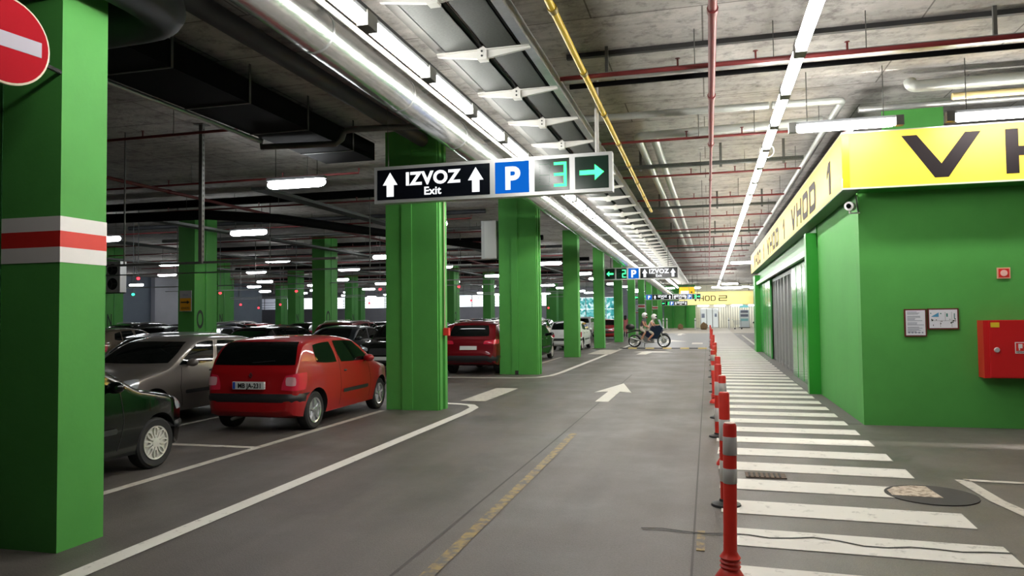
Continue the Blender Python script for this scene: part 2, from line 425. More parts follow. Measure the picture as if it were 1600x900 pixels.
# direction arrows
def arrow(cx, cy, L, wd, m, turn=None):
    pts = [(-wd * 0.16, 0), (wd * 0.16, 0), (wd * 0.16, L * 0.5), (wd * 0.5, L * 0.45), (0, L), (-wd * 0.5, L * 0.45), (-wd * 0.16, L * 0.5)]
    decal('lane_arrow', [(cx + x, cy + y) for x, y in pts], m)
arrow(-2.05, 14.4, 3.9, 0.80, LINE)
decal('lane_arrow', [(-3.0, 31.6), (-2.6, 31.6), (-2.45, 33.2), (-1.55, 33.3), (-1.9, 34.2), (-2.8, 34.3), (-3.3, 33.6), (-2.9, 33.3)], LINE)
decal('lane_arrow', [(-2.9, 44.0), (-2.2, 44.0), (-2.2, 46.5), (-1.3, 46.5), (-2.5, 49.5), (-3.8, 46.5), (-2.9, 46.5)], LINE)
rect('lane_dash', -0.95, -0.35, 42.5, 44.5, LINE)
arrow(-2.3, 60, 6, 1.0, LINE)
ribbon('bay_line', [(2.44, 8.36), (4.6, 8.2)], 0.09, LINE2)
ribbon('bay_line', [(2.42, 8.36), (2.45, 7.5), (2.6, 6.6)], 0.13, LINE2)
ribbon('bay_line', [(3.6, 44), (3.2, 54)], 0.14, LINE)
ribbon('bay_line', [(2.35, 36), (2.5, 60)], 0.14, LINE2)
rect('concrete_apron', -9, 8, 66, 91, mat('pale_concrete', (176, 168, 156), 0.6, var=0.06), 0.0045)
rect('asphalt_lane', -4.0, 0.0, 36.6, 66, mat('pale_asphalt', (120, 120, 124), 0.45, var=0.06, scale=0.6), 0.0038)
rect('asphalt_strip', 2.02, 2.4, 12.2, 36, mat('dark_asphalt', (84, 80, 77), 0.6, var=0.08, scale=1.0), 0.003)

# manhole cover half painted by a stripe, gully grate
mh = thing('manhole_cover', 'round iron manhole cover set in the walkway beside the zebra stripes', 'manhole', (1.95, 7.62, 0))
MB().lathe([(0.0, 0.003), (0.372, 0.003), (0.372, 0.008), (0.0, 0.0085)], 40).build('cover_disc', mat('manhole_iron', (90, 84, 78), 0.7, var=0.2, scale=24), mh)
MB().lathe([(0.373, 0.002), (0.388, 0.002), (0.388, 0.009), (0.373, 0.009)], 40).build('frame_ring', SEAM, mh)
pts = [(-0.345, -0.09), (0.07, -0.12), (0.04, 0.335), (-0.1, 0.345), (-0.26, 0.25), (-0.35, 0.1)]
MB().prism(pts, lambda u, v: (u, v, 0.0085), (0, 0, 0.003)).build('paint_patch', worn('paint_on_iron', (196, 180, 164), 0.5, (120, 100, 84), 16.0), mh)
gr = thing('gully_grate', 'small rusty gully grate sunk in a zebra stripe next to the bollards', 'grate', (0.54, 8.16, 0.0))
B(-0.2, 0.2, -0.12, 0.12, 0.006, 0.011).build('frame', mat('rusty_iron', (96, 80, 68), 0.85, var=0.3, scale=20), gr)
for k in range(7):
    B(-0.17 + k * 0.05, -0.15 + k * 0.05, -0.1, 0.1, 0.011, 0.016).build('grate_bar', SEAM, gr)

# yellow and black speed hump
hp = thing('speed_hump', 'low black and yellow rubber speed hump across the lane', 'speed hump', (-4.3, 37.0, 0))
for k in range(10):
    mb = MB(); mb.prism([(-0.2, 0), (0.2, 0), (0.1, 0.045), (-0.1, 0.045)], lambda u, v, k=k: (k * 0.42, u, v), (0.41, 0, 0))
    mb.build('hump_segment', mat('hump_yellow', (196, 170, 92), 0.6) if k % 2 else BPLAST, hp)

# ------------------------------------------------ pillars
def bands(root, x0, x1, y0, y1, z0):
    for (a, b, m) in ((0, 0.115, WHITE_P), (0.115, 0.235, RED_P), (0.235, 0.345, WHITE_P)):
        B(x0 - 0.004, x1 + 0.004, y0 - 0.004, y1 + 0.004, z0 + a, z0 + b).build('painted_band', m, root)
def lane_pillar(y, x0, x1, d, label, strips=True, band=None):
    t = thing('pillar', label, 'pillar', (0, 0, 0), group='green pillars along the lane')
    B(x0, x1, y, y + d, 0, CZ).build('shaft', GREEN, t)
    if strips:
        xm = x0 + (x1 - x0) * 0.42
        B(xm - 0.10, xm + 0.10, y - 0.035, y, 0.0, CZ).build('cover_strip', GREEN, t)
        B(x1, x1 + 0.03, y + 0.05, y + 0.17, 0.0, CZ).build('cover_strip', GREEN, t)
        B(x1, x1 + 0.05, y + 0.26, y + d, 0.0, CZ).build('cover_strip', GREEN, t)
    if band: bands(t, x0, x1, y, y + d, band)
    return t
p1 = lane_pillar(4.4, -5.75, -4.64, 0.43, 'broad green pillar with white and red bands and the no-entry disc', False, 2.135)
B(-5.20, -5.19, 4.39, 4.4, 0, CZ).build('joint', mat('green_joint', (24, 84, 28), 0.6), p1)
p2 = lane_pillar(12.58, -5.77, -4.76, 0.38, 'green pillar standing beside the front wheel of the red hatchback')
p3 = lane_pillar(20.68, -5.90, -4.78, 0.38, 'green pillar carrying a grey box beside the dark red car')
B(-5.43, -5.33, 20.63, 20.65, 0.0, 0.12).build('chipped_corner', SEAM, p3)
lane_pillar(29.4, -5.68, -5.08, 0.5, 'narrow green pillar between the black and the white parked cars', False)
lane_pillar(37.5, -5.68, -5.16, 0.5, 'narrow green pillar next to the white hatchback', False)
for k in range(6):
    y = 45.7 + 8.2 * k
    lane_pillar(y, -5.66, -5.15, 0.5, '%s green lane pillar beyond the motorcycle%s' % (nth(k), ' with a red and white band' if k in (2, 4) else ''), False,
                2.2 if k in (2, 4) else None)
red_box = tag(B(-0.05, 0.05, -0.05, 0.05, -0.07, 0.07).build('call_point', RED_P, None, loc=(-4.66, 12.80, 1.42)), 'small red alarm call point on the side of the green pillar', 'alarm button')
MB().tube([(-4.70, 12.80, 1.49), (-4.70, 12.80, 4.4)], 0.011, 6).build('wire', mat('beige_conduit', (190, 176, 150), 0.6), red_box).matrix_parent_inverse = Matrix.Translation((4.66, -12.80, -1.42))

INK = mat('stencil_black', (20, 40, 22), 0.6)
def hall_pillar(x, y, letter, label):
    t = thing('hall_pillar', label, 'pillar', (x, y, 0), group='green pillars among the bays')
    B(-0.6, 0, 0, 1.1, 0, CZ).build('shaft', GREEN, t)
    B(0, 0.02, 0.52, 0.56, 0, CZ).build('joint', GREEN_D, t)
    if letter:
        text('stencil_letter', letter, 0.82, INK, t, (0.006, 0.10, 1.42), math.pi / 2, sx=0.5, bold=0.012)
    return t
for k in range(9):
    hall_pillar(-15.7, 19.9 + 8.2 * k, 'O' if k < 4 else None, 'green square pillar lettered O, %s of its row beyond the parked cars' % nth(k) if k < 4 else 'plain green square pillar, %s beyond the pillars lettered O' % nth(k - 4))
for k in range(7):
    hall_pillar(-27.2, 28.3 + 8.2 * k, 'N' if k < 4 else None, 'green pillar lettered N, %s of its row by the grey wall' % nth(k) if k < 4 else 'plain green pillar, %s past those lettered N' % nth(k - 4))
for k in range(4):
    hall_pillar(-38.7, 52.9 + 8.2 * k, None, 'slim far green pillar, %s of the outermost row near the daylight' % nth(k))

# ------------------------------------------------ entrance building on the right
struct('wall_entrance_front', B(2.23, XR, 12.13, 12.4, 0, 4.30), GREEN)
struct('wall_entrance_roof', B(2.21, XR, 12.13, 35.3, 4.30, 4.345), mat('dark_roof', (70, 70, 68), 0.8))
struct('wall_entrance_upper', B(2.95, 3.85, 13.6, 13.8, 4.345, CZ), GREEN)
we = struct('wall_entrance_side', B(2.23, 2.5, 12.4, 16.46, 0, 4.30), mat('lit_green_paint', (86, 162, 80), 0.65, spec=0.25, var=0.06, scale=1.0))  # same green as the front wall, lightened for the walkway lamps' light
struct('wall_entrance_lintel', B(2.21, 2.5, 16.46, 35.0, 3.06, 4.30), GREEN_D)
struct('wall_entrance_back', B(2.23, XR, 35.0, 35.3, 0, 4.30), GREEN)
struct('trim_1', B(2.0, 2.5, 16.46, 16.72, 0, 3.36), GREEN_D)
struct('trim_2', B(2.0, 2.5, 34.0, 35.3, 0, 3.36), GREEN_D)
struct('trim_3', B(2.06, 2.14, 16.72, 34.0, 2.93, 3.06), mat('white_rail', (222, 222, 218), 0.4))
d1 = struct('door_1', B(2.20, 2.26, 16.74, 21.3, 0.02, 2.93), GREEN_G)
d2 = struct('door_2', B(2.20, 2.26, 28.6, 33.98, 0.02, 2.93), GREEN_G)
for d, ys in ((d1, (17.9, 19.05, 20.2)), (d2, (29.9, 31.2, 32.6))):
    for y in ys: B(2.192, 2.2, y - 0.006, y + 0.006, 0.05, 2.9).build('panel_joint', GREEN_D, d)
B(2.12, 2.19, 16.9, 17.0, 2.2, 2.9).build('door_latch', GREEN_D, d1)
d3 = struct('door_3', B(2.36, 2.40, 21.3, 28.6, 0.0, 0.08), ALU)
GP = mat('door_glass', (40, 52, 54), 0.05, spec=0.8)
for k in range(7):
    y = 21.35 + k * 1.04
    B(2.375, 2.385, y + 0.05, y + 1.0, 0.1, 2.9).build('glass_pane', GP, d3)
for k in range(8):
    y = 21.32 + k * 1.04
    B(2.30, 2.40, y - 0.045, y + 0.045, 0, 2.93).build('door_post', ALU, d3)
for k in range(7):
    y = 21.32 + k * 1.04 + 0.52
    B(2.33, 2.37, y - 0.02, y + 0.02, 0, 2.93).build('gate_bar', ALU, d3)
B(2.30, 2.40, 21.3, 28.6, 2.84, 2.93).build('head_rail', ALU, d3)
B(2.42, 2.45, 21.3, 28.6, 0.0, 3.06).build('backing', mat('dim_lobby', (46, 52, 52), 0.5), d3)

# lightbox fascia: translucent panel, tubes inside, dark letters
def lightbox_mat():
    m = bpy.data.materials.new('yellow_lightbox_acrylic'); m.use_nodes = True; nt = m.node_tree; nt.nodes.remove(nt.nodes['Principled BSDF'])
    a = nt.nodes.new('ShaderNodeBsdfTranslucent'); a.inputs[0].default_value = (1.0, 0.79, 0.30, 1)
    d = nt.nodes.new('ShaderNodeBsdfPrincipled'); d.inputs['Base Color'].default_value = (0.95, 0.72, 0.12, 1); d.inputs['Roughness'].default_value = 0.5
    mx = nt.nodes.new('ShaderNodeMixShader'); mx.inputs[0].default_value = 0.45
    nt.links.new(a.outputs[0], mx.inputs[1]); nt.links.new(d.outputs[0], mx.inputs[2]); nt.links.new(mx.outputs[0], nt.nodes['Material Output'].inputs[0])
    return m
LBOX = lightbox_mat()
LBOXM = LBOX.copy(); LBOXM.name = 'side_lightbox_acrylic'
for _n in LBOXM.node_tree.nodes:
    if _n.type == 'BSDF_TRANSLUCENT': _n.inputs[0].default_value = (1.0, 0.86, 0.50, 1)
LBOXP = LBOX.copy(); LBOXP.name = 'pale_lightbox_acrylic'
for _n in LBOXP.node_tree.nodes:
    if _n.type == 'BSDF_TRANSLUCENT': _n.inputs[0].default_value = (1.0, 0.93, 0.62, 1)
    if _n.type == 'BSDF_PRINCIPLED': _n.inputs['Base Color'].default_value = (0.95, 0.85, 0.5, 1)
LTR = mat('dark_vinyl_letter', (40, 34, 36), 0.7, spec=0.2)
ISIDE = mat('lightbox_lining', (150, 150, 146), 0.6)
def rrect(x0, x1, z0, z1, r, n=4):
    out = []
    for cx, cz, a0 in ((x1 - r, z1 - r, 0), (x0 + r, z1 - r, 90), (x0 + r, z0 + r, 180), (x1 - r, z0 + r, 270)):
        for k in range(n + 1):
            a = math.radians(a0 + 90 * k / n); out.append((cx + r * math.cos(a), cz + r * math.sin(a)))
    return out
def glyph(ch, wd, h, s):
    """wide sans letters drawn in a box of wd x h with stroke s; list of (outer, inner or None)"""
    if ch == 'V': return [([(0, h), (s * 1.25, h), (wd / 2, s * 1.25), (wd - s * 1.25, h), (wd, h), (wd / 2 + s * 0.55, 0), (wd / 2 - s * 0.55, 0)], None)]
    if ch == 'H': return [([(0, 0), (s, 0), (s, h / 2 - s * .42), (wd - s, h / 2 - s * .42), (wd - s, 0), (wd, 0), (wd, h), (wd - s, h), (wd - s, h / 2 + s * .42), (s, h / 2 + s * .42), (s, h), (0, h)], None)]
    if ch == 'O': return [(rrect(0, wd, 0, h, h * 0.3), rrect(s, wd - s, s * .8, h - s * .8, h * 0.18))]
    if ch == 'D':
        def f(x0, x1, z0, z1, r):
            p = rrect(x0, x1, z0, z1, r); q = rrect(x0, x1, z0, z1, 0.004)
            return p[:5] + q[5:15] + p[15:]
        return [(f(0, wd, 0, h, h * 0.34), f(s, wd - s, s * .8, h - s * .8, h * 0.2))]
    if ch == '1': return [([(wd * .55, 0), (wd * .55 + s, 0), (wd * .55 + s, h), (wd * .5, h), (wd * .12, h * .74), (wd * .12, h * .55), (wd * .55, h * .78)], None)]
    if ch == '2': return [([(0, 0), (wd, 0), (wd, s * .8), (s, s * .8), (s, h / 2 - s * .4), (wd, h / 2 - s * .4), (wd, h), (0, h), (0, h - s * .8), (wd - s, h - s * .8), (wd - s, h / 2 + s * .4), (0, h / 2 + s * .4)], None)]
    return []
def word(root, txt, org, ax, nrm, h, wd, pitch, s, m=LTR):
    o = Vector(org); ax = Vector(ax); nrm = Vector(nrm)
    for i, ch in enumerate(txt):
        if ch == ' ': continue
        ww = wd * (0.55 if ch == '1' else 1.0)
        mb = MB(); f3 = lambda u, v: tuple(o + ax * (i * pitch + u) + Vector((0, 0, v)))
        for out, inn in glyph(ch, ww, h, s):
            if inn: mb.ring(out, inn, f3, nrm * 0.008)
            else: mb.prism(out, f3, nrm * 0.008)
        mb.build('letter', m, root)
FZ0, FZ1 = 3.50, 4.35
LBT = glow('lightbox_tube', (255, 250, 240), 800.0); LBTS = glow('side_lightbox_tube', (255, 250, 240), 1900.0)
fs = thing('lightbox_sign', 'long yellow lightbox fascia lettered VHOD 1 along the walkway side', 'sign', (1.95, 11.68, FZ0))
B(0.0, 0.006, 0.06, 24.0, 0.02, FZ1 - FZ0 - 0.02).build('panel', LBOXM, fs)
B(0.0, 0.25, 0.0, 24.0, 0.0, 0.02).build('bottom_tray', mat('fascia_soffit', (44, 62, 42), 0.5), fs)
B(0.0, 0.25, 0.0, 24.0, FZ1 - FZ0 - 0.02, FZ1 - FZ0).build('top_cap', ALU, fs)
B(0.22, 0.25, 0.46, 24.0, 0.02, FZ1 - FZ0 - 0.02).build('back_panel', ISIDE, fs)
B(0.0, 0.25, 23.97, 24.0, 0.02, FZ1 - FZ0 - 0.02).build('end_cap', ISIDE, fs)
tm = MB().tube([(0.09, 0, 0.22), (0.09, 1.4, 0.22)], 0.018, 6).mesh('inner_tube', (LBTS,))
for k in range(16): link('inner_tube', tm, fs, (0, 0.12 + 1.49 * k, 0))
for y in (18.55, 26.0, 33.3): word(fs, 'VHOD 1', (-0.001, y - 11.68, 0.11), (0, -1, 0), (-1, 0, 0), 0.53, 0.86, 1.08, 0.16)
ff = thing('lightbox_sign', 'yellow lightbox fascia lettered VHOD 1 above the red hydrant cabinet', 'sign', (1.95, 11.68, FZ0))
B(0.09, 11.9, 0.0, 0.006, 0.02, FZ1 - FZ0 - 0.02).build('panel', LBOX, ff)
B(-0.004, 0.10, -0.008, -0.001, 0.02, FZ1 - FZ0 - 0.02).build('corner_post', mat('amber_corner', (226, 176, 30), 0.4), ff)
B(-0.004, 11.9, -0.012, 0.0, 0.0, 0.022).build('bottom_trim', mat('pale_trim', (226, 224, 210), 0.4), ff)
B(0.25, 11.9, 0.02, 0.44, 0.0, 0.02).build('bottom_tray', GREEN_D, ff)
B(0.25, 11.9, 0.02, 0.44, FZ1 - FZ0 - 0.02, FZ1 - FZ0).build('top_cap', ALU, ff)
B(0.25, 11.9, 0.40, 0.44, 0.02, FZ1 - FZ0 - 0.02).build('back_panel', ISIDE, ff)
tm2 = MB().tube([(0, 0.14, 0.40), (1.4, 0.14, 0.40)], 0.018, 6).mesh('inner_tube', (LBT,))
for k in range(7): link('inner_tube', tm2, ff, (0.75 + 1.5 * k, 0, 0))
word(ff, 'VHOD 1', (0.80, -0.001, 0.11), (1, 0, 0), (0, -1, 0), 0.63, 1.02, 1.32, 0.16)

# things on the green front wall
WY = 12.13
hc = thing('hydrant_cabinet', 'red steel hydrant cabinet mounted on the green wall', 'cabinet', (3.78, WY - 0.001, 0.74))
REDC = mat('cabinet_red', (196, 32, 34), 0.35, var=0.03)
B(0, 1.0, -0.24, 0, 0, 0.82).build('body', REDC, hc)
dr = B(0.075, 0.99, -0.255, -0.24, 0.012, 0.81).build('door', REDC, hc)
MB().lathe([(0, -0.275), (0.03, -0.275), (0.038, -0.255), (0.0, -0.254)], 20, 'Y', (0.16, 0, 0.40)).build('lock', mat('lock_nickel', (200, 200, 198), 0.4, 0.3), dr)
B(0.09, 0.20, -0.258, -0.255, 0.72, 0.79).build('yellow_label', mat('label_yellow', (222, 190, 40), 0.5), hc)
B(0.385, 0.545, -0.258, -0.255, 0.35, 0.51).build('hydrant_symbol', WHITE_P, hc)
B(0.395, 0.535, -0.2595, -0.258, 0.385, 0.50).build('symbol_field', RED_P, hc)
sym = MB(); sym.box(0.425, 0.475, -0.262, -0.2595, 0.425, 0.485); sym.box(0.43, 0.445, -0.262, -0.2595, 0.395, 0.43); sym.box(0.492, 0.505, -0.262, -0.2595, 0.452, 0.465)
sym.build('hose_pictogram', WHITE_P, hc)
text('symbol_text', 'HIDRANT', 0.032, INK, hc, (0.465, -0.259, 0.358), align='CENTER')
al = thing('alarm_sign', 'small red fire alarm sign with a white disc on the green wall', 'sign', (4.14, WY, 2.24))
B(-0.085, 0.085, -0.02, 0, -0.08, 0.08).build('backing', mat('sign_border_beige', (220, 170, 140), 0.5), al)
B(-0.068, 0.068, -0.024, -0.02, -0.063, 0.063).build('red_field', RED_P, al)
MB().lathe([(0, -0.03), (0.046, -0.03), (0.046, -0.024), (0, -0.024)], 20, 'Y').build('disc', mat('pink_white', (240, 190, 180), 0.5), al)
FRM = mat('dark_red_frame', (96, 34, 28), 0.5)
PAPER = mat('paper', (222, 224, 230), 0.3)
PRT = mat('print_grey', (120, 128, 145), 0.6); PRB = mat('print_blue', (70, 140, 180), 0.6); PRG = mat('print_green', (40, 120, 105), 0.6)
nt_ = thing('notice_frame', 'upright framed notice of small print on the green wall', 'notice', (2.965, WY, 1.53))
B(-0.15, 0.15, -0.025, 0, -0.205, 0.205).build('frame', FRM, nt_)
B(-0.13, 0.13, -0.028, -0.025, -0.185, 0.185).build('paper', PAPER, nt_)
mb = MB(); rnd = random.Random(3)
for k in range(20):
    z = 0.16 - k * 0.016
    if k in (3, 9, 13): continue
    mb.box(-0.11, -0.11 + rnd.uniform(0.1, 0.22), -0.0292, -0.028, z - 0.004, z + 0.003)
for k in range(5): mb.box(-0.1 + k * 0.045, -0.08 + k * 0.045, -0.0292, -0.028, -0.155, -0.135)
mb.build('printed_text', PRT, nt_)
pl_ = thing('plan_frame', 'wide framed evacuation plan with blue triangle on the green wall', 'notice', (3.335, WY, 1.585))
B(-0.205, 0.205, -0.025, 0, -0.155, 0.155).build('frame', FRM, pl_)
B(-0.185, 0.185, -0.028, -0.025, -0.135, 0.135).build('paper', PAPER, pl_)
MB().prism([(-0.165, 0.03), (-0.06, 0.03), (-0.06, 0.095)], lambda u, v: (u, -0.028, v), (0, -0.0012, 0)).build('blue_triangle', PRB, pl_)
mb = MB()
for (x, z, a, b) in ((0.04, 0.03, .02, .05), (0.14, 0.0, .012, .08), (-0.17, 0.075, .012, .016), (-0.04, 0.07, .016, .016)): mb.box(x, x + a, -0.0292, -0.028, z, z + b)
mb.build('green_rooms', PRG, pl_)
mb = MB()
for k in range(16):
    x, z = rnd.uniform(-0.17, 0.16), rnd.uniform(-0.12, 0.0); mb.box(x, x + rnd.uniform(.006, .02), -0.0292, -0.028, z, z + rnd.uniform(.006, .022))
for a in ((-0.17, -0.028, 0.10, -0.025), (0.025, -0.03, 0.028, 0.10), (0.11, -0.12, 0.113, 0.1), (-0.04, -0.12, -0.037, -0.03)): mb.box(a[0], a[2], -0.0292, -0.028, a[1], a[3])
mb.build('plan_lines', INK, pl_)
# bullet camera under the fascia corner
sc_ = thing('security_camera', 'white bullet security camera under the lightbox corner', 'camera', (2.18, 12.05, 3.20))
MB().bar((0.06, 0.03, 0.0), (-0.1, -0.12, -0.02), 0.02, 0.02).build('bracket', WHITEM, sc_)
MB().tube([(-0.10, -0.12, -0.02), (-0.10, -0.12, 0.05)], 0.014, 8).build('stem', WHITEM, sc_)
MB().tube([(-0.04, 0.06, 0.10), (-0.12, -0.16, 0.085)], 0.066, 16).build('housing', WHITEM, sc_, 40)
MB().tube([(-0.12, -0.16, 0.085), (-0.125, -0.172, 0.084)], 0.036, 14).build('lens', GLASS, sc_)
MB().tube([(2.23, 12.12, 3.2), (2.20, 12.1, 3.46)], 0.01, 6).build('cable', BPLAST, sc_).matrix_parent_inverse = Matrix.Translation((-2.18, -12.05, -3.20))

# ================================================================ LAMPS
def fixture(name):
    t = link(name, None); t.empty_display_size = 0.1
    B(-0.035, 0.035, -0.72, 0.72, 0.055, 0.09).build('housing', PLAST_G, t)
    MB().tube([(0, -0.645, 0.0), (0, -0.61, 0.0), (0, 0.61, 0.0), (0, 0.645, 0.0)], [0.035, 0.062, 0.062, 0.035], 10).build('tube', TUBE, t, 40)
    for s in (-1, 1): B(-0.055, 0.055, s * 0.70 - 0.05, s * 0.70 + 0.05, -0.055, 0.085).build('end_cap', DSTEEL, t)
    return t
LZ = 4.33
proto = fixture('tube_lamp'); used = False
def place(loc, rz, label, group):
    global used
    o = copy_tree(proto) if used else proto; used = True
    o.location = loc; o.rotation_euler = (0, 0, rz); tag(o, label, 'lamp', group); return o
def rods(o):
    for y in (-0.5, 0.5): MB().tube([(0, y, 0.09), (0, y, CZ - o.location.z)], 0.007, 6).build('suspension_rod', DSTEEL, o)
for k in range(-2, 46):
    a = (-2.90, 6.70 + 1.5 * k, LZ); b = (0.94, 7.03 + 1.5 * k, LZ)
    place(a, 0, 'white fluorescent tube lamp in the row along the cable tray over the lane', 'tube lamps along the cable tray')
    if not 33 < k < 36: place(b, 0, 'white fluorescent tube lamp in the row over the zebra walkway', 'tube lamps over the walkway')
for k, x in enumerate((1.92, 3.95, 6.0, 8.1, 10.2)):
    rods(place((x, 11.2, 4.34), math.pi / 2, 'fluorescent tube lamp above the front of the yellow lightbox, %s from its corner' % nth(k), 'tube lamps above the lightbox front'))
for k in range(2):
    rods(place((1.74, 36.9 + k * 26, 4.12), math.pi / 2, 'crosswise fluorescent tube lamp past the end of the long lightbox, %s from it' % nth(k), 'crosswise tube lamps'))
# steel channel carrying each row
tag(B(-2.93, -2.87, 2.5, 75, LZ + 0.09, LZ + 0.13).build('lamp_channel', RUBBER), 'steel channel carrying the tube lamps along the cable tray', 'channel')
tag(B(0.91, 0.97, 2.5, 75, LZ + 0.09, LZ + 0.12).build('lamp_channel', RUBBER), 'steel channel carrying the tube lamps over the zebra walkway', 'channel')

# battens over the bays, hung along X
bt = link('batten_lamp', None)
mb = MB(); mb.tube([(-0.62, 0, 0), (-0.58, 0, 0), (-0.50, 0, 0), (0.50, 0, 0), (0.58, 0, 0), (0.62, 0, 0)], [0.03, 0.065, 0.088, 0.088, 0.065, 0.03], 12); mb.build('diffuser', HTUBE, bt, 50)
B(-0.62, 0.62, -0.06, 0.06, 0.07, 0.125).build('housing', PLAST_G, bt)
for s in (-0.45, 0.45): MB().tube([(s, 0, 0.12), (s, 0, CZ - 4.3)], 0.008, 6).build('suspension_rod', DSTEEL, bt)
used_b = False
XS = [-7.65, -13.4, -18.7, -24.4, -30.3, -35.8, -41.2]; YS = [12.6, 19.4, 29.25, 36.05, 45.8, 52.6, 62.3, 69.0, 78.7, 85.5]
for j, y in enumerate(YS):
    for i, x in enumerate(XS):
        if (j < 1 and i > 0) or (j == 1 and i > 2) or (j == 2 and i > 4) or y < x * -0.78 - 6: continue
        o = copy_tree(bt) if used_b else bt; used_b = True
        o.location = (x, y, 4.3)
        tag(o, 'white batten lamp over the parking bays, %s row from the lane, %s along' % (nth(i), nth(j)), 'lamp', 'batten lamps over the bays')
for k, (px, py) in enumerate(((1142, 431), (1187, 431))):
    q = atY(px, py, 78)
    o = copy_tree(bt); o.location = (q.x, 78, 4.3); o.scale = (1.7, 1.3, 1.3); tag(o, 'round-ended lamp hanging before the VHOD 2 sign, %s from its doors' % nth(k), 'lamp', 'lamps before the far sign')

for k, x in enumerate((-4.4, -1.6, 1.2, 4.0)):
    o = copy_tree(bt); o.location = (x, 84.5, 4.6); o.scale = (1.3, 1.3, 1.0); tag(o, 'batten lamp over the pale apron, %s from the lane pillars' % nth(k), 'lamp', 'lamps before the far sign')
for k in range(4):  # lamps added below the sign to brighten the far entrance wall
    o = copy_tree(bt); o.location = (-0.6 + 1.9 * k, 89.6, 2.62); o.scale = (1.0, 1.0, 1.0); tag(o, 'added batten lamp hung under the VHOD 2 lightbox, %s from the green wall' % nth(k), 'lamp', 'lamps before the far sign')
    for ch in o.children:
        if ch.name.startswith('suspension_rod'): kz = (CZ - 2.62 - 0.12) / (CZ - 4.3 - 0.12); ch.scale = (1, 1, kz); ch.location.z = 0.12 * (1 - kz)
# ================================================================ CEILING SERVICES
def pipe(name, pts, r, m, label, cat='pipe', n=10, group=None, couplings=None, cm=None):
    o = tag(MB().tube(pts, r, n).build(name, m, None, 50), label, cat, group)
    if couplings:
        a, b = Vector(pts[0]), Vector(pts[-1]); d = (b - a).normalized(); t = couplings[0]
        while t < (b - a).length:
            MB().tube([a + d * t, a + d * (t + 0.09)], r * 1.3, n).build('coupling', cm or m, o, 50); t += couplings[1]
    return o
# big foil-wrapped pipe along the lane
A = atX(425, 0, -3.6); Bq = atX(1000, 426, -3.6)
d = (Bq - A) / (Bq.y - A.y)
fo = pipe('foil_pipe', [A + d * (-14), A + d * 70], 0.21, FOIL, 'large foil-wrapped pipe running along the lane over the bay edge', n=20)
for k in range(-6, 34):
    q = A + d * (k * 2.0 + 0.7)
    MB().tube([q, q + d * 0.03], 0.215, 20).build('lagging_band', STEEL, fo, 50)
for k in range(0, 26):
    q = A + d * (k * 2.7 + 0.7)
    MB().bar((q.x - 0.3, q.y, q.z + 0.23), (q.x + 0.35, q.y, q.z + 0.23), 0.05, 0.04).build('support_bar', STEEL, fo)
# conduits between it and the lamps
pipe('conduit', [(-3.17, -6, 4.42), (-3.17, 70, 4.42)], 0.028, mat('white_conduit', (215, 213, 205), 0.4), 'white conduit rail beside the tube lamps over the lane', 'conduit', 8)
pipe('conduit', [(-3.10, -6, 4.45), (-3.10, 16, 4.45), (-3.12, 40, 4.45)], 0.022, mat('orange_conduit', (214, 150, 60), 0.5), 'orange cable run beside the white conduit rail', 'conduit', 8)
pipe('conduit', [(-3.04, -6, 4.44), (-3.03, 20, 4.43), (-3.04, 60, 4.44)], 0.015, PLAST_G, 'thin grey cable beside the orange cable run', 'conduit', 6)

# twin cable tray with white bow-tie arms
tr = thing('cable_tray', 'broad twin cable tray with white tapered arms over the lane', 'cable tray', (0, 0, 0))
TZ = 4.55
for (x0, x1) in ((-2.72, -2.33), (-2.26, -1.90)):
    mb = MB(); mb.box(x0, x1, -7, 72, TZ + 0.03, TZ + 0.04); mb.box(x0, x0 + 0.012, -7, 72, TZ + 0.03, TZ + 0.11); mb.box(x1 - 0.012, x1, -7, 72, TZ + 0.03, TZ + 0.11)
    mb.build('tray', TRAYM, tr)
B(-1.86, -1.76, -7, 72, TZ + 0.02, TZ + 0.16).build('side_channel', STEEL, tr)
B(-2.86, -2.74, -7, 72, TZ + 0.06, TZ + 0.16).build('side_channel', DSTEEL, tr)
arm = MB()
for s in (-1, 1):
    arm.prism([(0.04 * s, -0.07), (0.52 * s, -0.005), (0.52 * s, 0.02), (0.04 * s, 0.02)], lambda u, v: (u, -0.02, v), (0, 0.04, 0))
    arm.box(min(0.04 * s, 0.52 * s), max(0.04 * s, 0.52 * s), -0.05, 0.05, 0.015, 0.025)
arm.box(-0.05, 0.05, -0.05, 0.05, -0.09, 0.06)
armm = arm.mesh('arm', (ARMW,))
drop = B(-0.03, 0.03, -0.03, 0.03, 0.06, CZ - TZ - 0.002).mesh('drop_post', (DSTEEL,))
bolt = MB().lathe([(0, -0.056), (0.012, -0.056), (0.012, -0.05), (0, -0.05)], 8, 'Y').mesh('bolt', (BPLAST,))
for k in range(-4, 45):
    y = 6.05 + 1.48 * k
    ar = link('arm', armm, tr, (-2.30, y, TZ)); link('drop_post', drop, tr, (-2.30, y, TZ))
    if 0 <= k < 8:
        for z in (-0.05, 0.0): link('bolt', bolt, ar, (0, 0, z))
# slack cables lying in the trays
for k in range(7):
    x = -2.66 + k * 0.11
    pipe('tray_cable', [(x + 0.02 * math.sin(i * 1.3 + k), -6 + i * 4, TZ + 0.06 + 0.01 * math.sin(i + k)) for i in range(18)], 0.014, BPLAST if k % 2 else PLAST_G,
         '%s loose cable from the lamps lying in the twin cable tray' % nth(k), 'cable', 5, 'cables in the tray')

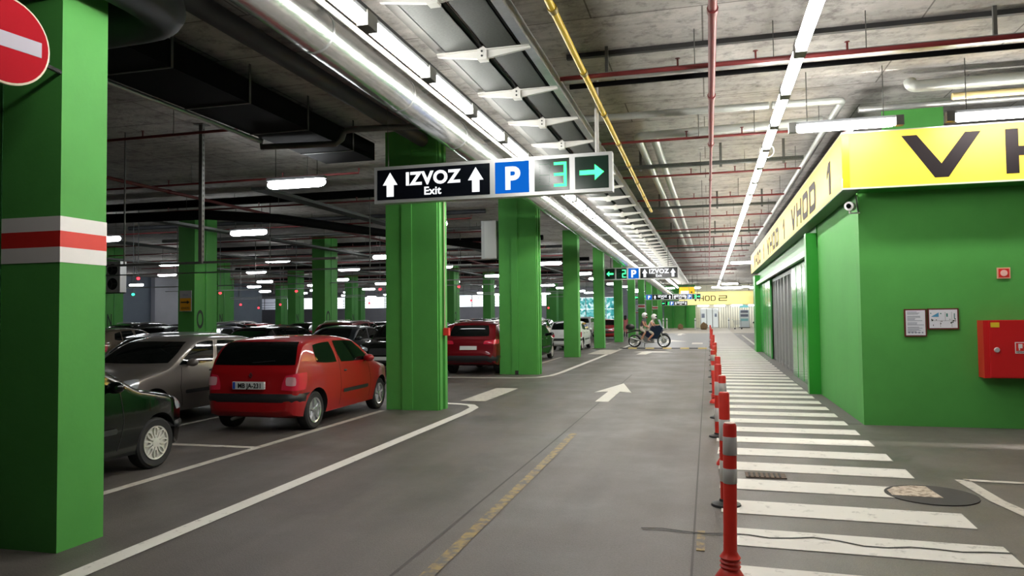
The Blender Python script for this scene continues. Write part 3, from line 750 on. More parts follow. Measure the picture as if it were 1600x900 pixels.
# sprinkler main and branches
pipe('sprinkler_main', [(0.09, -6, 4.62), (0.10, 13.1, 4.62)], 0.042, REDPIPE, 'thick red sprinkler main running along the ceiling above the bollards', couplings=(1.6, 2.9))
pipe('sprinkler_main', [(0.10, 13.1, 4.62), (0.10, 60, 4.62)], 0.026, REDPIPE, 'thinner far part of the red sprinkler main above the bollards', couplings=(0.1, 3.3))
nozz = MB(); nozz.tube([(0, 0, 0), (0, 0, 0.09)], 0.012, 6); nozz.lathe([(0, 0.09), (0.03, 0.095), (0.03, 0.1), (0, 0.105)], 10)
nozm = nozz.mesh('sprinkler_head', (REDPIPE,))
hang = MB().tube([(0, 0, 0), (0, 0, 0.44)], 0.006, 5).mesh('hanger_rod', (DSTEEL,))
for k, y in enumerate((9.05, 12.75, 16.1, 19.5, 23.2, 26.7, 29.5, 33.0, 36.5, 40.0, 44.0, 48.0, 52.0, 57.0)):
    pp = pipe('sprinkler_branch', [(-1.75, y, 4.68), (8.5 if y < 11 else 1.9, y + 0.02, 4.68)], 0.03 if k == 0 else 0.022, REDPIPE, '%s red sprinkler branch crossing above the zebra walkway' % nth(k), group='sprinkler branches over the walkway', n=8)
    for x in (-0.3, 0.6, 1.6):
        link('sprinkler_head', nozm, pp, (x, y, 4.70)); link('hanger_rod', hang, pp, (x + 0.2, y, 4.70))
YB = [10.12, 13.95, 17.4, 21.5, 25.0, 28.5, 32.0, 36.4, 40.5, 44.0, 49, 54, 60, 66]
for k, y in enumerate(YB):
    xe = -7.2 if k == 0 else -7.0
    pp = pipe('sprinkler_branch', [(-16.0 - y * 0.45, y, 4.72), (xe, y, 4.72), (xe, y, 4.82)], 0.024, REDPIPE, '%s thin red sprinkler branch over the parking bays' % nth(k), group='sprinkler branches over the bays', n=8)
    for q in range(4):
        x = xe - 1.2 - q * 2.9; link('sprinkler_head', nozm, pp, (x - 0.6, y, 4.73)); link('hanger_rod', hang, pp, (x, y, 4.72))
pipe('sprinkler_main', [(-12.0, 12.3, 4.66), (-12.45, 60, 4.66)], 0.04, REDPIPE, 'red sprinkler main running deep over the parking bays', n=8, couplings=(2, 4))
# gas pipe
pipe('gas_pipe', [(-1.26, -5, 4.60), (-1.50, 21, 4.60)], 0.037, YELLOW, 'yellow gas pipe running beside the twin cable tray', couplings=(4.1, 1.9), cm=mat('dark_yellow_clamp', (120, 100, 20), 0.5))
# crosswise ribs, trays and pipes on the slab over the walkway
RIB = mat('dark_rib', (60, 60, 60), 0.7, var=0.2)
tag(B(-1.75, 9.5, 9.50, 9.57, CZ - 0.06, CZ).build('conduit_rail', RIB), 'dark crosswise rail on the ceiling before the red branch pipe', 'rail')
tt = tag(B(-1.75, 9.5, 9.30, 9.42, 4.74, 4.80).build('perforated_tray', STEEL), 'perforated steel tray under the first red sprinkler branch', 'cable tray')
for x in (-1.2, 1.15, 3.2, 5.5): B(x - 0.02, x + 0.02, 9.34, 9.38, 4.8, CZ - 0.002).build('drop_post', DSTEEL, tt)
pipe('black_pipe', [(-1.75, 9.72, 4.78), (9.5, 9.72, 4.78)], 0.035, BLACK, 'black lagged pipe crossing behind the perforated tray', n=10)
for k, y in enumerate((15.2, 21.3, 28.2, 34.4)):
    ct = tag(B(-1.75, 1.85, y, y + 0.14, 4.70, 4.76).build('crosswise_tray', TRAYM), '%s grey cable tray crossing above the walkway' % nth(k), 'cable tray', 'crosswise cable trays')
    for x in (-1.3, 0.3, 1.5): B(x - 0.025, x + 0.025, y + 0.14, y + 0.19, 4.66, CZ - 0.002).build('drop_post', DSTEEL, ct)
# foil pipes over the walkway
def bend(p, a, b, r, n=6):
    p, a, b = Vector(p), Vector(a).normalized(), Vector(b).normalized()
    s, e = p - a * r, p + b * r
    return [s + (p - s) * 0] + [((1 - t) ** 2) * s + 2 * t * (1 - t) * p + t * t * e for t in (i / n for i in range(1, n))] + [e]
pipe('silver_pipe', [(-2.0, 11.70, 4.86), (0.95, 11.74, 4.86)], 0.055, FOIL2, 'straight silver pipe crossing before the two long silver pipes', n=14)
pipe('silver_pipe', [(1.0, 11.75, 4.86)] + bend((2.00, 11.78, 4.86), (1, 0, 0), (0.0, 1, 0), 0.12) + [(2.02, 17, 4.86), (2.02, 34, 4.86)], 0.055, FOIL2, 'silver pipe bending back above the long lightbox', n=14)
pipe('silver_pipe', bend((-1.12, 13.1, 4.86), (-1, 0, 0), (0, 1, 0), 0.1)[::-1][:0] + [(1.88, 12.95, 4.86), (-1.0, 13.1, 4.86)] + bend((-1.16, 13.11, 4.86), (-1, 0, 0), (0.01, 1, 0), 0.12) + [(-0.95, 37, 4.86)], 0.07, FOIL2, 'silver pipe turning away down the lane side of the pair', n=14)
pipe('silver_pipe', [(-0.88, 13.2, 4.86), (-0.66, 38, 4.86)], 0.075, FOIL2, 'silver pipe nearer the walkway in the long pair', n=14)
pipe('silver_pipe', [(9, 11.56, 4.9), (3.0, 11.5, 4.9)] + bend((2.85, 11.5, 4.9), (-1, 0, 0), (0, 0.5, 1), 0.1), 0.085, FOIL2, 'thick silver pipe with a downturned end above the hydrant wall', n=14)
pipe('silver_pipe', [(9, 11.75, 4.68), (2.2, 11.72, 4.68)], 0.045, STEEL, 'slim silver pipe over the front lightbox', n=12)
pipe('silver_pipe', [(9, 11.62, 4.74), (3.4, 11.6, 4.74)], 0.05, mat('buff_lagging', (190, 170, 120), 0.5), 'buff lagged pipe over the front lightbox', n=12)
pipe('fascia_pipe', [(2.08, 11.7, 4.397), (2.08, 35.5, 4.397)], 0.047, STEEL, 'steel pipe running on top of the long lightbox', n=10)
pipe('fascia_pipe', [(2.12, 11.9, 4.484), (2.12, 35.5, 4.484)], 0.042, REDPIPE, 'dull red pipe running behind the steel pipe on the long lightbox', n=10)
cbl = [(0.95 + 0.11 * math.cos(t), 12.3, 4.28 + 0.11 * math.sin(t)) for t in [i * 0.45 for i in range(34)]]
pipe('cable_coil', cbl, 0.008, WHITEM, 'coil of white cable hanging from the walkway lamps', 'cable', 6)
# black rectangular duct, round duct elbow and connecting pipe over the bays
bd = tag(B(-6.95, -5.95, 2.0, 12.5, 4.62, 4.94).build('black_duct', BLACK), 'black lagged rectangular duct over the parked hatchbacks', 'duct')
for k in range(7):
    y = 2.6 + k * 1.5
    mb = MB(); mb.box(-6.96, -5.94, y, y + 0.04, 4.61, 4.62)
    for x in (-6.96, -5.945): mb.box(x, x + 0.012, y, y + 0.04, 4.61, CZ - 0.002)
    mb.build('duct_strap', DSTEEL, bd)
pipe('edge_pipe', [(-7.02, 2, 4.60), (-7.02, 9.2, 4.60), (-7.03, 10.5, 4.60)], 0.035, STEEL, 'thin silver pipe along the bottom edge of the black duct', n=8)
pipe('round_duct', [(-4.40, -6, 4.37), (-4.41, 4.9, 4.37)] + bend((-4.42, 5.38, 4.37), (0, 1, 0), (-1, 0.05, 0), 0.4) + [(-9.5, 5.63, 4.37)], 0.20, DARKG, 'dark grey round duct bending above the banded pillar', 'duct', n=20)
pipe('grey_duct', [(-5.0, 4.9, 4.93), (-5.0, 12.5, 4.93)], 0.12, DARKG, 'grey round duct beside the black rectangular duct', 'duct', n=14)
pipe('grey_duct', [(-4.4, -4, 4.93), (-4.4, 20, 4.93)], 0.10, RIB, 'slim dark duct between the foil pipe and the black duct', 'duct', n=14)
q1 = atZ(462, 225, 4.5); q2 = atZ(470, 229, 4.5)
pipe('offset_pipe', [(-7.08, 10.6, 4.72), (-7.08, 10.6, 4.53), (-5.80, 10.75, 4.53), (-5.70, 10.75, 4.6), (-5.65, 10.75, 4.72), (-5.5, 10.75, 4.74), (-4.0, 10.9, 4.74)], 0.05, DSTEEL, 'offset grey drain pipe stepping under the black duct', n=12)
dp = thing('hanging_post', 'perforated steel post hanging from the ceiling over the grey hatchback', 'post', (-8.62, 11.1, 2.68))
B(-0.035, 0.035, -0.035, 0.035, 0, CZ - 2.68).build('post', DSTEEL, dp)
B(-0.1, 0.1, -0.1, 0.1, CZ - 2.69, CZ - 2.68).build('ceiling_plate', DSTEEL, dp)
for k in range(26): B(0.034, 0.037, -0.012, 0.012, 0.1 + k * 0.09, 0.14 + k * 0.09).build('slot', SEAM, dp)
# guidance cable rails over the hall at sign height
for k, (y, z, x0, x1) in enumerate(((11.15, 2.70, -11.5, -6.0), (19.0, 3.1, -20, -6.2), (28.6, 3.2, -27, -6.2), (35.6, 3.3, -30, -6.2), (45.2, 3.2, -34, -6.2), (52.0, 3.3, -38, -6.2), (62, 3.3, -40, -6.2))):
    rl = tag(MB().bar((x0, y, z), (x1, y, z), 0.09, 0.035).build('cable_rail', STEEL if k > 0 else DSTEEL), '%s slim cable rail hung across the parking bays' % nth(k), 'cable rail', 'cable rails over the bays')
    nn = int((x1 - x0) / 3.2)
    for j in range(nn): MB().tube([(x0 + 1.2 + j * 3.2, y, z), (x0 + 1.2 + j * 3.2, y, CZ)], 0.015, 6).build('hanger_rod', DSTEEL, rl)
for k, (x, z) in enumerate(((-9.6, 4.5), (-14.8, 4.4), (-20.5, 4.45), (-26, 4.4))):
    tag(B(x, x + 0.35, 14 + 2.5 * k, 80, z, z + 0.07).build('hall_tray', TRAYM), '%s long grey cable tray over the bays' % nth(k), 'cable tray', 'cable trays over the bays')
for k in range(12):
    y = 17.6 + k * 4.1
    hpp = pipe('hall_pipe', [(-9 - y * 0.5, y, 4.95), (-6.6, y, 4.95)], 0.07 if k % 3 else 0.11, (BLACK, DARKG, STEEL)[k % 3], '%s dark pipe crossing the ceiling over the bays' % nth(k), group='pipes over the bays', n=8)
    for x in (-8.2, -12.6, -17.4): MB().tube([(x, y, 4.95), (x, y, CZ)], 0.008, 5).build('hanger_rod', DSTEEL, hpp)
pipe('drain_pipe', [(-20, 14.8, 4.25), (-11.8, 15.4, 4.25), (-10.6, 16.6, 4.25), (-7.4, 26.5, 4.2)], 0.12, BLACK, 'thick black drain pipe curving over the bays', n=12)

# small guidance indicator lamps hanging over the bays
GI = {'red': glow('indicator_red', (255, 40, 50), 6.0), 'green': glow('indicator_green', (40, 255, 150), 6.0)}
for k, (px, py, Z, c) in enumerate(((216, 435, 2.95, 'red'), (208, 460, 2.6, 'green'), (344, 458, 2.7, 'red'), (376, 476, 2.5, 'red'), (438, 476, 2.5, 'red'), (463, 455, 2.8, 'red'), (577, 474, 2.6, 'red'), (594, 452, 2.8, 'red'), (717, 448, 3.0, 'red'), (736, 470, 2.7, 'red'), (857, 481, 2.4, 'red'), (404, 481, 2.4, 'red'), (230, 365, 2.9, 'red'))):
    if py < 400: continue
    q = atZ(px, py, Z)
    t = thing('indicator_lamp', 'small %s bay guidance light, %s over the bays' % (c, nth(k)), 'indicator', q, group='guidance lights over the bays')
    s = 0.035 + 0.0007 * q.y
    MB().ball((0, 0, 0), s, s, s * 0.9).build('lens', GI[c], t, 60)
    MB().lathe([(s * 0.6, s * 0.6), (s * 0.75, s * 0.9), (s * 0.5, s * 1.3), (0.012, s * 1.5), (0.012, CZ - Z)], 10).build('hanger', PLAST_G, t)

# ================================================================ HANGING SIGNS
SBLK = mat('sign_black', (10, 12, 18), 0.12); SBLUE = glow('sign_blue', (20, 112, 222), 0.75); SWHT = glow('sign_white', (250, 252, 255), 1.15)
SLED = glow('led_green', (60, 255, 130), 3.2); SGRN = mat('led_panel', (12, 40, 28), 0.15); DOT = mat('led_dot_off', (60, 110, 85), 0.4)
def up_arrow(root, x, z0, h, wd):
    MB().prism([(-wd * .24, 0), (wd * .24, 0), (wd * .24, h * .48), (wd * .5, h * .48), (0, h), (-wd * .5, h * .48), (-wd * .24, h * .48)], lambda u, v: (x + u, -0.086, z0 + v), (0, -0.004, 0)).build('arrow', SWHT, root)
SEG = {'2': 'abged', '3': 'abgcd'}
def lane_sign(loc, rz, W, Hh, num, mirrored, label):
    t = thing('guidance_sign', label, 'sign', loc, rz, 'hanging guidance signs')
    B(0, W, -0.08, 0.08, 0, Hh).build('case', ALU, t)
    e = Hh * 0.09
    ws = [0.545, 0.155, 0.155, 0.145]; order = [('t', ws[0]), ('p', ws[1]), ('n', ws[2]), ('a', ws[3])]
    if mirrored: order = order[::-1]
    x = e
    gap = 0.022 * W; avail = W - 2 * e - 3 * gap
    for kind, f in order:
        wd = avail * f; x0, x1 = x, x + wd; z0, z1 = e, Hh - e; h = z1 - z0; cx = (x0 + x1) / 2
        B(x0, x1, -0.084, -0.08, z0, z1).build('panel', {'t': SBLK, 'p': SBLUE, 'n': SGRN, 'a': SGRN}[kind], t)
        if kind == 't':
            up_arrow(t, x0 + wd * 0.12, z0 + h * .1, h * .80, h * .52); up_arrow(t, x1 - wd * 0.12, z0 + h * .1, h * .80, h * .52)
            text('lettering', 'IZVOZ', h * 0.58, SWHT, t, (cx, -0.086, z0 + h * 0.46), bold=0.010, align='CENTER', sx=1.05)
            text('lettering', 'Exit', h * 0.36, SWHT, t, (cx, -0.086, z0 + h * 0.11), bold=0.0035, align='CENTER', sx=1.05)
        elif kind == 'p':
            text('lettering', 'P', h * 0.98, SWHT, t, (cx, -0.086, z0 + h * 0.14), bold=0.016, align='CENTER')
        elif kind == 'n':
            def seg(mb, cx, cz, a, b, s, on):
                P = {'a': (-a, b, a, b), 'g': (-a, 0, a, 0), 'd': (-a, -b, a, -b), 'b': (a, 0, a, b), 'c': (a, -b, a, 0), 'e': (-a, -b, -a, 0), 'f': (-a, 0, -a, b)}
                for kx in on:
                    u0, v0, u1, v1 = P[kx]
                    mb.box(cx + min(u0, u1) - s, cx + max(u0, u1) + s, -0.089, -0.084, cz + min(v0, v1) - s, cz + max(v0, v1) + s)
            mb = MB(); seg(mb, x0 + wd * 0.74, (z0 + z1) / 2, wd * 0.14, h * 0.34, h * 0.042, SEG[num]); mb.build('digit', SLED, t)
            mb = MB(); ax, az, a, b = x0 + wd * 0.29, (z0 + z1) / 2, wd * 0.14, h * 0.34
            for i in range(9):
                f_ = i / 8 * 2 - 1
                for (u, v) in ((f_ * a, b), (f_ * a, 0), (f_ * a, -b), (a, f_ * b), (-a, f_ * b)): mb.box(ax + u - .004, ax + u + .004, -0.087, -0.084, az + v - .004, az + v + .004)
            mb.build('unlit_digit', DOT, t)
        else:
            s = -1 if mirrored else 1; a = wd * 0.36
            MB().prism([(-a * s, -h * .07), (a * .25 * s, -h * .07), (a * .25 * s, -h * .24), (a * s, 0), (a * .25 * s, h * .24), (a * .25 * s, h * .07), (-a * s, h * .07)], lambda u, v: (cx + u, -0.084, (z0 + z1) / 2 + v), (0, -0.005, 0)).build('led_arrow', SLED, t)
        x = x1 + gap
    return t
sg = lane_sign((-4.90, 10.36, 3.43), -0.006, 3.64, 0.56, '3', False, 'hanging sign reading IZVOZ Exit with a green digit three')
MB().tube([(3.42, 0, 0.56), (3.42, 0, CZ - 3.43)], 0.03, 10).build('hanger_post', mat('pale_conduit', (178, 176, 170), 0.5), sg)
MB().tube([(0.2, 0, 0.56), (0.18, 0, CZ - 3.43)], 0.006, 6).build('hanger_wire', DSTEEL, sg)
for k in range(3): MB().tube([(3.36 + 0.04 * k, 0, 0.56), (3.40 + .02 * k, 0.02, 0.66), (3.45 - 0.04 * k, 0, 0.58)], 0.006, 5).build('cable_tie', BPLAST, sg)
s2 = lane_sign((-4.62, 34.0, 3.29), -0.006, 3.36, 0.57, '2', True, 'smaller hanging sign with a green left arrow and digit two')
for x in (0.3, 2.9): MB().tube([(x, 0, 0.57), (x, 0, CZ - 3.29)], 0.02, 6).build('hanger_post', DSTEEL, s2)
s3 = lane_sign((-6.4, 66.0, 2.95), 0, 3.4, 0.5, '2', True, 'far hanging sign below the yellow board before the green wall')
for x in (0.3, 2.3): MB().tube([(x, 0, 0.5), (x, 0, CZ - 2.95)], 0.02, 6).build('hanger_post', DSTEEL, s3)
s4 = lane_sign((-3.0, 66.0, 2.95), 0, 2.4, 0.5, '3', False, 'far hanging sign beside the VHOD 2 lightbox')
for x in (1.4, 2.1): MB().tube([(x, 0, 0.5), (x, 0, CZ - 2.95)], 0.02, 6).build('hanger_post', DSTEEL, s4)
s5 = lane_sign((-4.6, 76.0, 2.55), 0, 2.6, 0.45, '2', True, 'lowest far hanging sign in front of the green wall panels')
for x in (0.3, 2.3): MB().tube([(x, 0, 0.45), (x, 0, CZ - 2.55)], 0.02, 6).build('hanger_post', DSTEEL, s5)
yb = thing('yellow_board', 'yellow hanging board with a white panel above the far signs', 'sign', (-2.5, 68.0, 3.15))
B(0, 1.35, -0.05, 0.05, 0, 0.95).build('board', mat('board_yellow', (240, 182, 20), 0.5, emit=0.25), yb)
B(0.12, 0.85, -0.056, -0.05, 0.12, 0.62).build('white_panel', SWHT, yb)
B(1.0, 1.15, -0.056, -0.05, 0.42, 0.55).build('symbol', BPLAST, yb)
for x in (0.2, 1.15): MB().tube([(x, 0, 0.95), (x, 0, CZ - 3.15)], 0.02, 6).build('hanger_post', DSTEEL, yb)

# no-entry disc on the banded pillar
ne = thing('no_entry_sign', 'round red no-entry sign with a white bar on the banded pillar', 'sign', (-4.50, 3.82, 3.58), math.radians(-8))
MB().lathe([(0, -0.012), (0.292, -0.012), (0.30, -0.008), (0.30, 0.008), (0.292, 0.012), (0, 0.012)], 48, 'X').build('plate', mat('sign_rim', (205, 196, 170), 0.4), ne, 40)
MB().lathe([(0, 0.012), (0.285, 0.012), (0.285, 0.015), (0, 0.015)], 48, 'X').build('red_face', mat('shaded_sign_red', (158, 20, 32), 0.75, spec=0.08), ne)  # shade over the disc is put into this darker red
B(0.015, 0.018, -0.24, 0.235, -0.052, 0.052).build('white_bar', mat('shaded_white', (172, 168, 178), 0.75, spec=0.1), ne)  # bar white greyed for the same shade
MB().tube([(-0.02, 0.15, -0.02), (-0.16, 0.33, -0.02), (-0.24, 0.56, -0.02)], 0.018, 8).build('bracket', BPLAST, ne)
B(-0.04, -0.005, 0.1, 0.31, -0.06, 0.03).build('clamp', BPLAST, ne)
bx_ = tag(B(-0.16, 0.16, -0.10, 0, -0.08, 0.08).build('junction_box', DSTEEL, None, loc=(-4.80, 4.40, 4.22)), 'dusty steel junction box high on the banded pillar', 'box')
# board on the pillar lettered O, white box on a lane pillar, outdoor unit
bo = thing('direction_board', 'grey and amber arrow board on the pillar lettered O', 'sign', (-16.22, 19.88, 1.95))
B(0, 0.44, -0.02, 0, 0, 0.66).build('board', mat('board_grey', (170, 172, 172), 0.5), bo)
B(0.02, 0.42, -0.024, -0.02, 0.02, 0.42).build('amber_field', mat('board_amber', (226, 160, 20), 0.5), bo)
MB().prism([(0.05, .27), (0.28, .27), (0.28, .23), (0.39, .29), (0.28, .35), (0.28, .31), (0.05, .31)], lambda u, v: (u, -0.024, v), (0, -0.003, 0)).build('arrow', INK, bo)
text('lettering', 'IZHOD', 0.10, INK, bo, (0.22, -0.0245, 0.07), align='CENTER'); text('lettering', 'Izhod', 0.09, PRT, bo, (0.22, -0.021, 0.5), align='CENTER')
eb = thing('wall_box', 'tall pale grey equipment box beside the top of a lane pillar', 'box', (-6.42, 20.75, 3.38))
B(0.0, 0.46, -0.1, 0.3, 0, 1.12).build('body', mat('pale_box', (176, 178, 176), 0.45, var=0.05), eb)
B(0.10, 0.455, -0.115, -0.1, 0.03, 1.09).build('door', mat('pale_box_door', (196, 198, 194), 0.45), eb)
ac = thing('outdoor_unit', 'white twin-fan cooling unit fixed high beside the first pillar lettered N', 'cooling unit', (-26.75, 27.9, 2.98))
B(0, 0.75, 0, 0.38, 0, 1.42).build('body', WHITEM, ac)
for z in (0.38, 1.04):
    MB().lathe([(0, -0.012), (0.27, -0.012), (0.27, 0.0), (0, 0.0)], 24, 'Y', (0.34, 0, z)).build('fan_opening', BPLAST, ac)
    for k in range(3): MB().bar((0.34, -0.015, z), (0.34 + .25 * math.cos(k * 2.1), -0.015, z + .25 * math.sin(k * 2.1)), 0.05, 0.01, (0, 1, 0)).build('fan_blade', DSTEEL, ac)
B(-0.5, 0.75, 0.3, 0.36, -0.05, 0.0).build('bracket', DSTEEL, ac)

# ================================================================ BOLLARDS
ORG = mat('bollard_orange', (206, 44, 30), 0.45, var=0.06, scale=8); BWH = mat('reflective_white', (205, 203, 200), 0.35, var=0.04, scale=10)
def bollard(x, y, kind, tilt, label):
    t = thing('bollard', label, 'bollard', (x, y, 0), group='bollards between lane and walkway'); t.rotation_euler = (0, tilt, 0)
    r = 0.042 if kind else 0.047
    prof = [(0, 0.0), (0.10, 0.0), (0.095, 0.025), (0.072, 0.06)]
    for k in range(4): prof += [(0.066, 0.07 + k * 0.028), (0.056, 0.082 + k * 0.028)]
    prof += [(r, 0.19), (r, 0.985), (r * 0.8, 1.0), (0, 1.0)]
    if kind == 0: prof = [(0, 0.06), (r, 0.06), (r, 0.985), (r * .8, 1.0), (0, 1.0)]
    MB().lathe(prof, 24).build('tube', ORG, t, 50)
    for z0, z1 in (((0.80, 0.915), (0.62, 0.715)) if kind else ((0.575, 0.76), (0.215, 0.40))):
        MB().lathe([(r + .0005, z0), (r + .002, z0 + .002), (r + .002, z1 - .002), (r + .0005, z1)], 24).build('reflective_band', BWH, t, 50)
    if kind == 0: MB().lathe([(0, 0), (0.13, 0.0), (0.125, 0.02), (0.06, 0.04), (0.055, 0.06), (0, 0.06)], 24).build('base', BPLAST, t, 40)
    else: MB().lathe([(r * .86, 1.0), (r * .7, 1.004), (r * .3, 1.002), (0, 0.995)], 20).build('cap', mat('cap_worn', (222, 190, 176), 0.5), t)
    return t
BY = [4.93, 6.85, 8.68, 10.6, 12.5, 14.6, 16.6, 18.5, 20.4, 22.6, 25.2, 28, 31, 34.5, 38.5, 46.3]
for k, y in enumerate(BY):
    bollard(0.10 + (0.05 if k == 2 else 0.02 * math.sin(k * 2.1)), y, 1 if k in (0, 2, 5) else 0, 0.018 * math.sin(k * 1.9 + 1.2),
            'red and white bollard with a ribbed flexible foot beside the manhole' if k == 0 else '%s red and white bollard beyond the one with the ribbed foot' % nth(k - 1))

# ================================================================ CARS
def pchip(pts):
    x = np.array([p[0] for p in pts], float); y = np.array([p[1] for p in pts], float)
    h = np.diff(x); dl = np.diff(y) / h; n = len(x); d = np.zeros(n)
    for i in range(1, n - 1):
        if dl[i - 1] * dl[i] > 0:
            w1 = 2 * h[i] + h[i - 1]; w2 = h[i] + 2 * h[i - 1]; d[i] = (w1 + w2) / (w1 / dl[i - 1] + w2 / dl[i])
    d[0] = dl[0]; d[-1] = dl[-1]
    def f(t):
        t = min(max(t, x[0]), x[-1]); i = min(max(int(np.searchsorted(x, t)) - 1, 0), n - 2)
        s = (t - x[i]) / h[i]; s2, s3 = s * s, s * s * s
        return float((2 * s3 - 3 * s2 + 1) * y[i] + (s3 - 2 * s2 + s) * h[i] * d[i] + (-2 * s3 + 3 * s2) * y[i + 1] + (s3 - s2) * h[i] * d[i + 1])
    return f

def apply_boolean(body, cutter):
    a = link('tmp_a', body); b = link('tmp_b', cutter)
    md = a.modifiers.new('b', 'BOOLEAN'); md.operation = 'DIFFERENCE'; md.object = b; md.solver = 'EXACT'; md.material_mode = 'TRANSFER'
    bpy.context.view_layer.update()
    dg = bpy.context.evaluated_depsgraph_get()
    me = bpy.data.meshes.new_from_object(a.evaluated_get(dg))
    bpy.data.objects.remove(a); bpy.data.objects.remove(b)
    return me

class Car:
    """x forward from the tail (0) to the nose (L), y sideways, z up; parts kept as (name, mesh, parent index)"""
    def __init__(s, prof, bot, plan, front, wheels, R, crown=0.09, nexp=2.6):
        s.parts = []; s.L = prof[-1][0]
        zt, zb, pl, wf = pchip(prof), pchip(bot), pchip(plan), pchip(front)
        xs = sorted(set([round(v, 4) for v in np.linspace(0, s.L, 46)] + [p[0] for p in prof] +
                        [round(prof[i][0] * (1 - t) + prof[i + 1][0] * t, 4) for i in range(len(prof) - 1) for t in (0.33, 0.67)]))
        NS, NC = 13, 9; secs = []
        for x in xs:
            b, t = zb(x), zt(x); r = min(crown, (t - b) * 0.42); h = []
            h.append((0.0, b)); h.append((pl(x) * wf(b) * 0.8, b))
            for k in range(NS):
                u = k / (NS - 1); z = b + 0.03 + (t - r - b - 0.03) * u; h.append((pl(x) * wf(z), z))
            yc = pl(x) * wf(t - r)
            for k in range(1, NC + 1):
                a = math.pi / 2 * k / NC
                h.append((yc * max(0, math.cos(a)) ** (2 / nexp) if k < NC else 0.0, t - r + r * math.sin(a) ** (2 / nexp)))
            full = h + [(-y, z) for (y, z) in h[-2:0:-1]]
            secs.append([(x, y, z) for y, z in full])
        n = len(secs[0]); vs = [v for q in secs for v in q]; fs = []
        for i in range(len(secs) - 1):
            for k in range(n): fs.append((i * n + k, i * n + (k + 1) % n, (i + 1) * n + (k + 1) % n, (i + 1) * n + k))
        fs.append(tuple(range(n))); fs.append(tuple((len(secs) - 1) * n + k for k in range(n))[::-1])
        mb = MB(); mb.add(vs, fs); body = mb.mesh('body', (MATS['wheel_well'],))
        cut = MB()
        for xw in wheels:
            for sgn in (-1, 1):
                cut.tube([(xw, sgn * 0.50, R + 0.005), (xw, sgn * 1.3, R + 0.005)], R + 0.05, 36)
        cm = cut.mesh('cut', (WELL,))
        paint = bpy.data.materials.get('car_paint_base') or mat('car_paint_base', (128, 128, 128), 0.3)
        body.materials[0] = paint
        s.body = apply_boolean(body, cm); s.body.name = 'body'
        s.body.polygons.foreach_set('use_smooth', [True] * len(s.body.polygons)); s.body.set_sharp_from_angle(angle=math.radians(38))
        bm = bmesh.new(); bm.from_mesh(s.body); s.bvh = BVHTree.FromBMesh(bm); s._bm = bm
        s.wheels, s.R, s.pl, s.wf, s.zt = wheels, R, pl, wf, zt
    def hit(s, p, d, off):
        p = Vector(p); d = Vector(d).normalized()
        loc, nrm, i, dist = s.bvh.ray_cast(p - d * 3, d)
        if loc is None: return p
        if nrm.dot(d) > 0: nrm = -nrm
        return loc + nrm * off
    def patch(s, name, m, c, d, nu=8, nv=6, off=0.005, rnd=0.3, thick=None):
        """four corners (bl, br, tr, tl) projected along d on the body"""
        c = [Vector(p) for p in c]; vs = []; fs = []
        for j in range(nv + 1):
            for i in range(nu + 1):
                u, v = i / nu * 2 - 1, j / nv * 2 - 1
                uu, vv = u * math.sqrt(1 - rnd * v * v / 2), v * math.sqrt(1 - rnd * u * u / 2)
                uu, vv = (uu + 1) / 2, (vv + 1) / 2
                p = (c[0] * (1 - uu) + c[1] * uu) * (1 - vv) + (c[3] * (1 - uu) + c[2] * uu) * vv
                vs.append(s.hit(p, d, off))
        for j in range(nv):
            for i in range(nu):
                a = j * (nu + 1) + i; fs.append((a, a + 1, a + nu + 2, a + nu + 1))
        me = bpy.data.meshes.new(name); me.from_pydata([tuple(v) for v in vs], [], fs); me.materials.append(m)
        me.polygons.foreach_set('use_smooth', [True] * len(fs)); me.update()
        s.parts.append((name, me, None)); return len(s.parts) - 1
    def side(s, name, m, q, off=0.005, rnd=0.25, nu=8, nv=6, both=True):
        """quad in (x,z) on both flanks"""
        for sg in ((1, -1) if both else (-1,)):
            s.patch(name, m, [(x, sg * 1.0, z) for x, z in q], (0, -sg, 0), nu, nv, off, rnd)
    def rear(s, name, m, q, **k): return s.patch(name, m, [(0, y, z) for y, z in q], (1, 0, 0), **k)
    def nose(s, name, m, q, **k): return s.patch(name, m, [(s.L, y, z) for y, z in q], (-1, 0, 0), **k)
    def wrap(s, name, m, z0, z1, end, off, reach=0.6, n=22, nv=3):
        """strip wrapped around the tail (end=0) or the nose (end=1)"""
        vs = []; fs = []
        for j in range(nv + 1):
            z = z0 + (z1 - z0) * j / nv
            bul = off * (1 - (2 * j / nv - 1) ** 4) + 0.002
            for i in range(n + 1):
                a = math.radians(-90 + 180 * i / n); cx = reach if end == 0 else s.L - reach
                dd = Vector((-math.cos(a), math.sin(a), 0)) if end == 0 else Vector((math.cos(a), math.sin(a), 0))
                loc, nrm, _, _ = s.bvh.ray_cast(Vector((cx, 0, z)) + dd * 3, -dd)
                loc = loc or Vector((cx, 0, z)) + dd * reach
                vs.append(tuple(loc + dd * bul))
        for j in range(nv):
            for i in range(n):
                a = j * (n + 1) + i; fs.append((a, a + 1, a + n + 2, a + n + 1))
        me = bpy.data.meshes.new(name); me.from_pydata(vs, [], fs); me.materials.append(m)
        me.polygons.foreach_set('use_smooth', [True] * len(fs)); me.update(); s.parts.append((name, me, None))
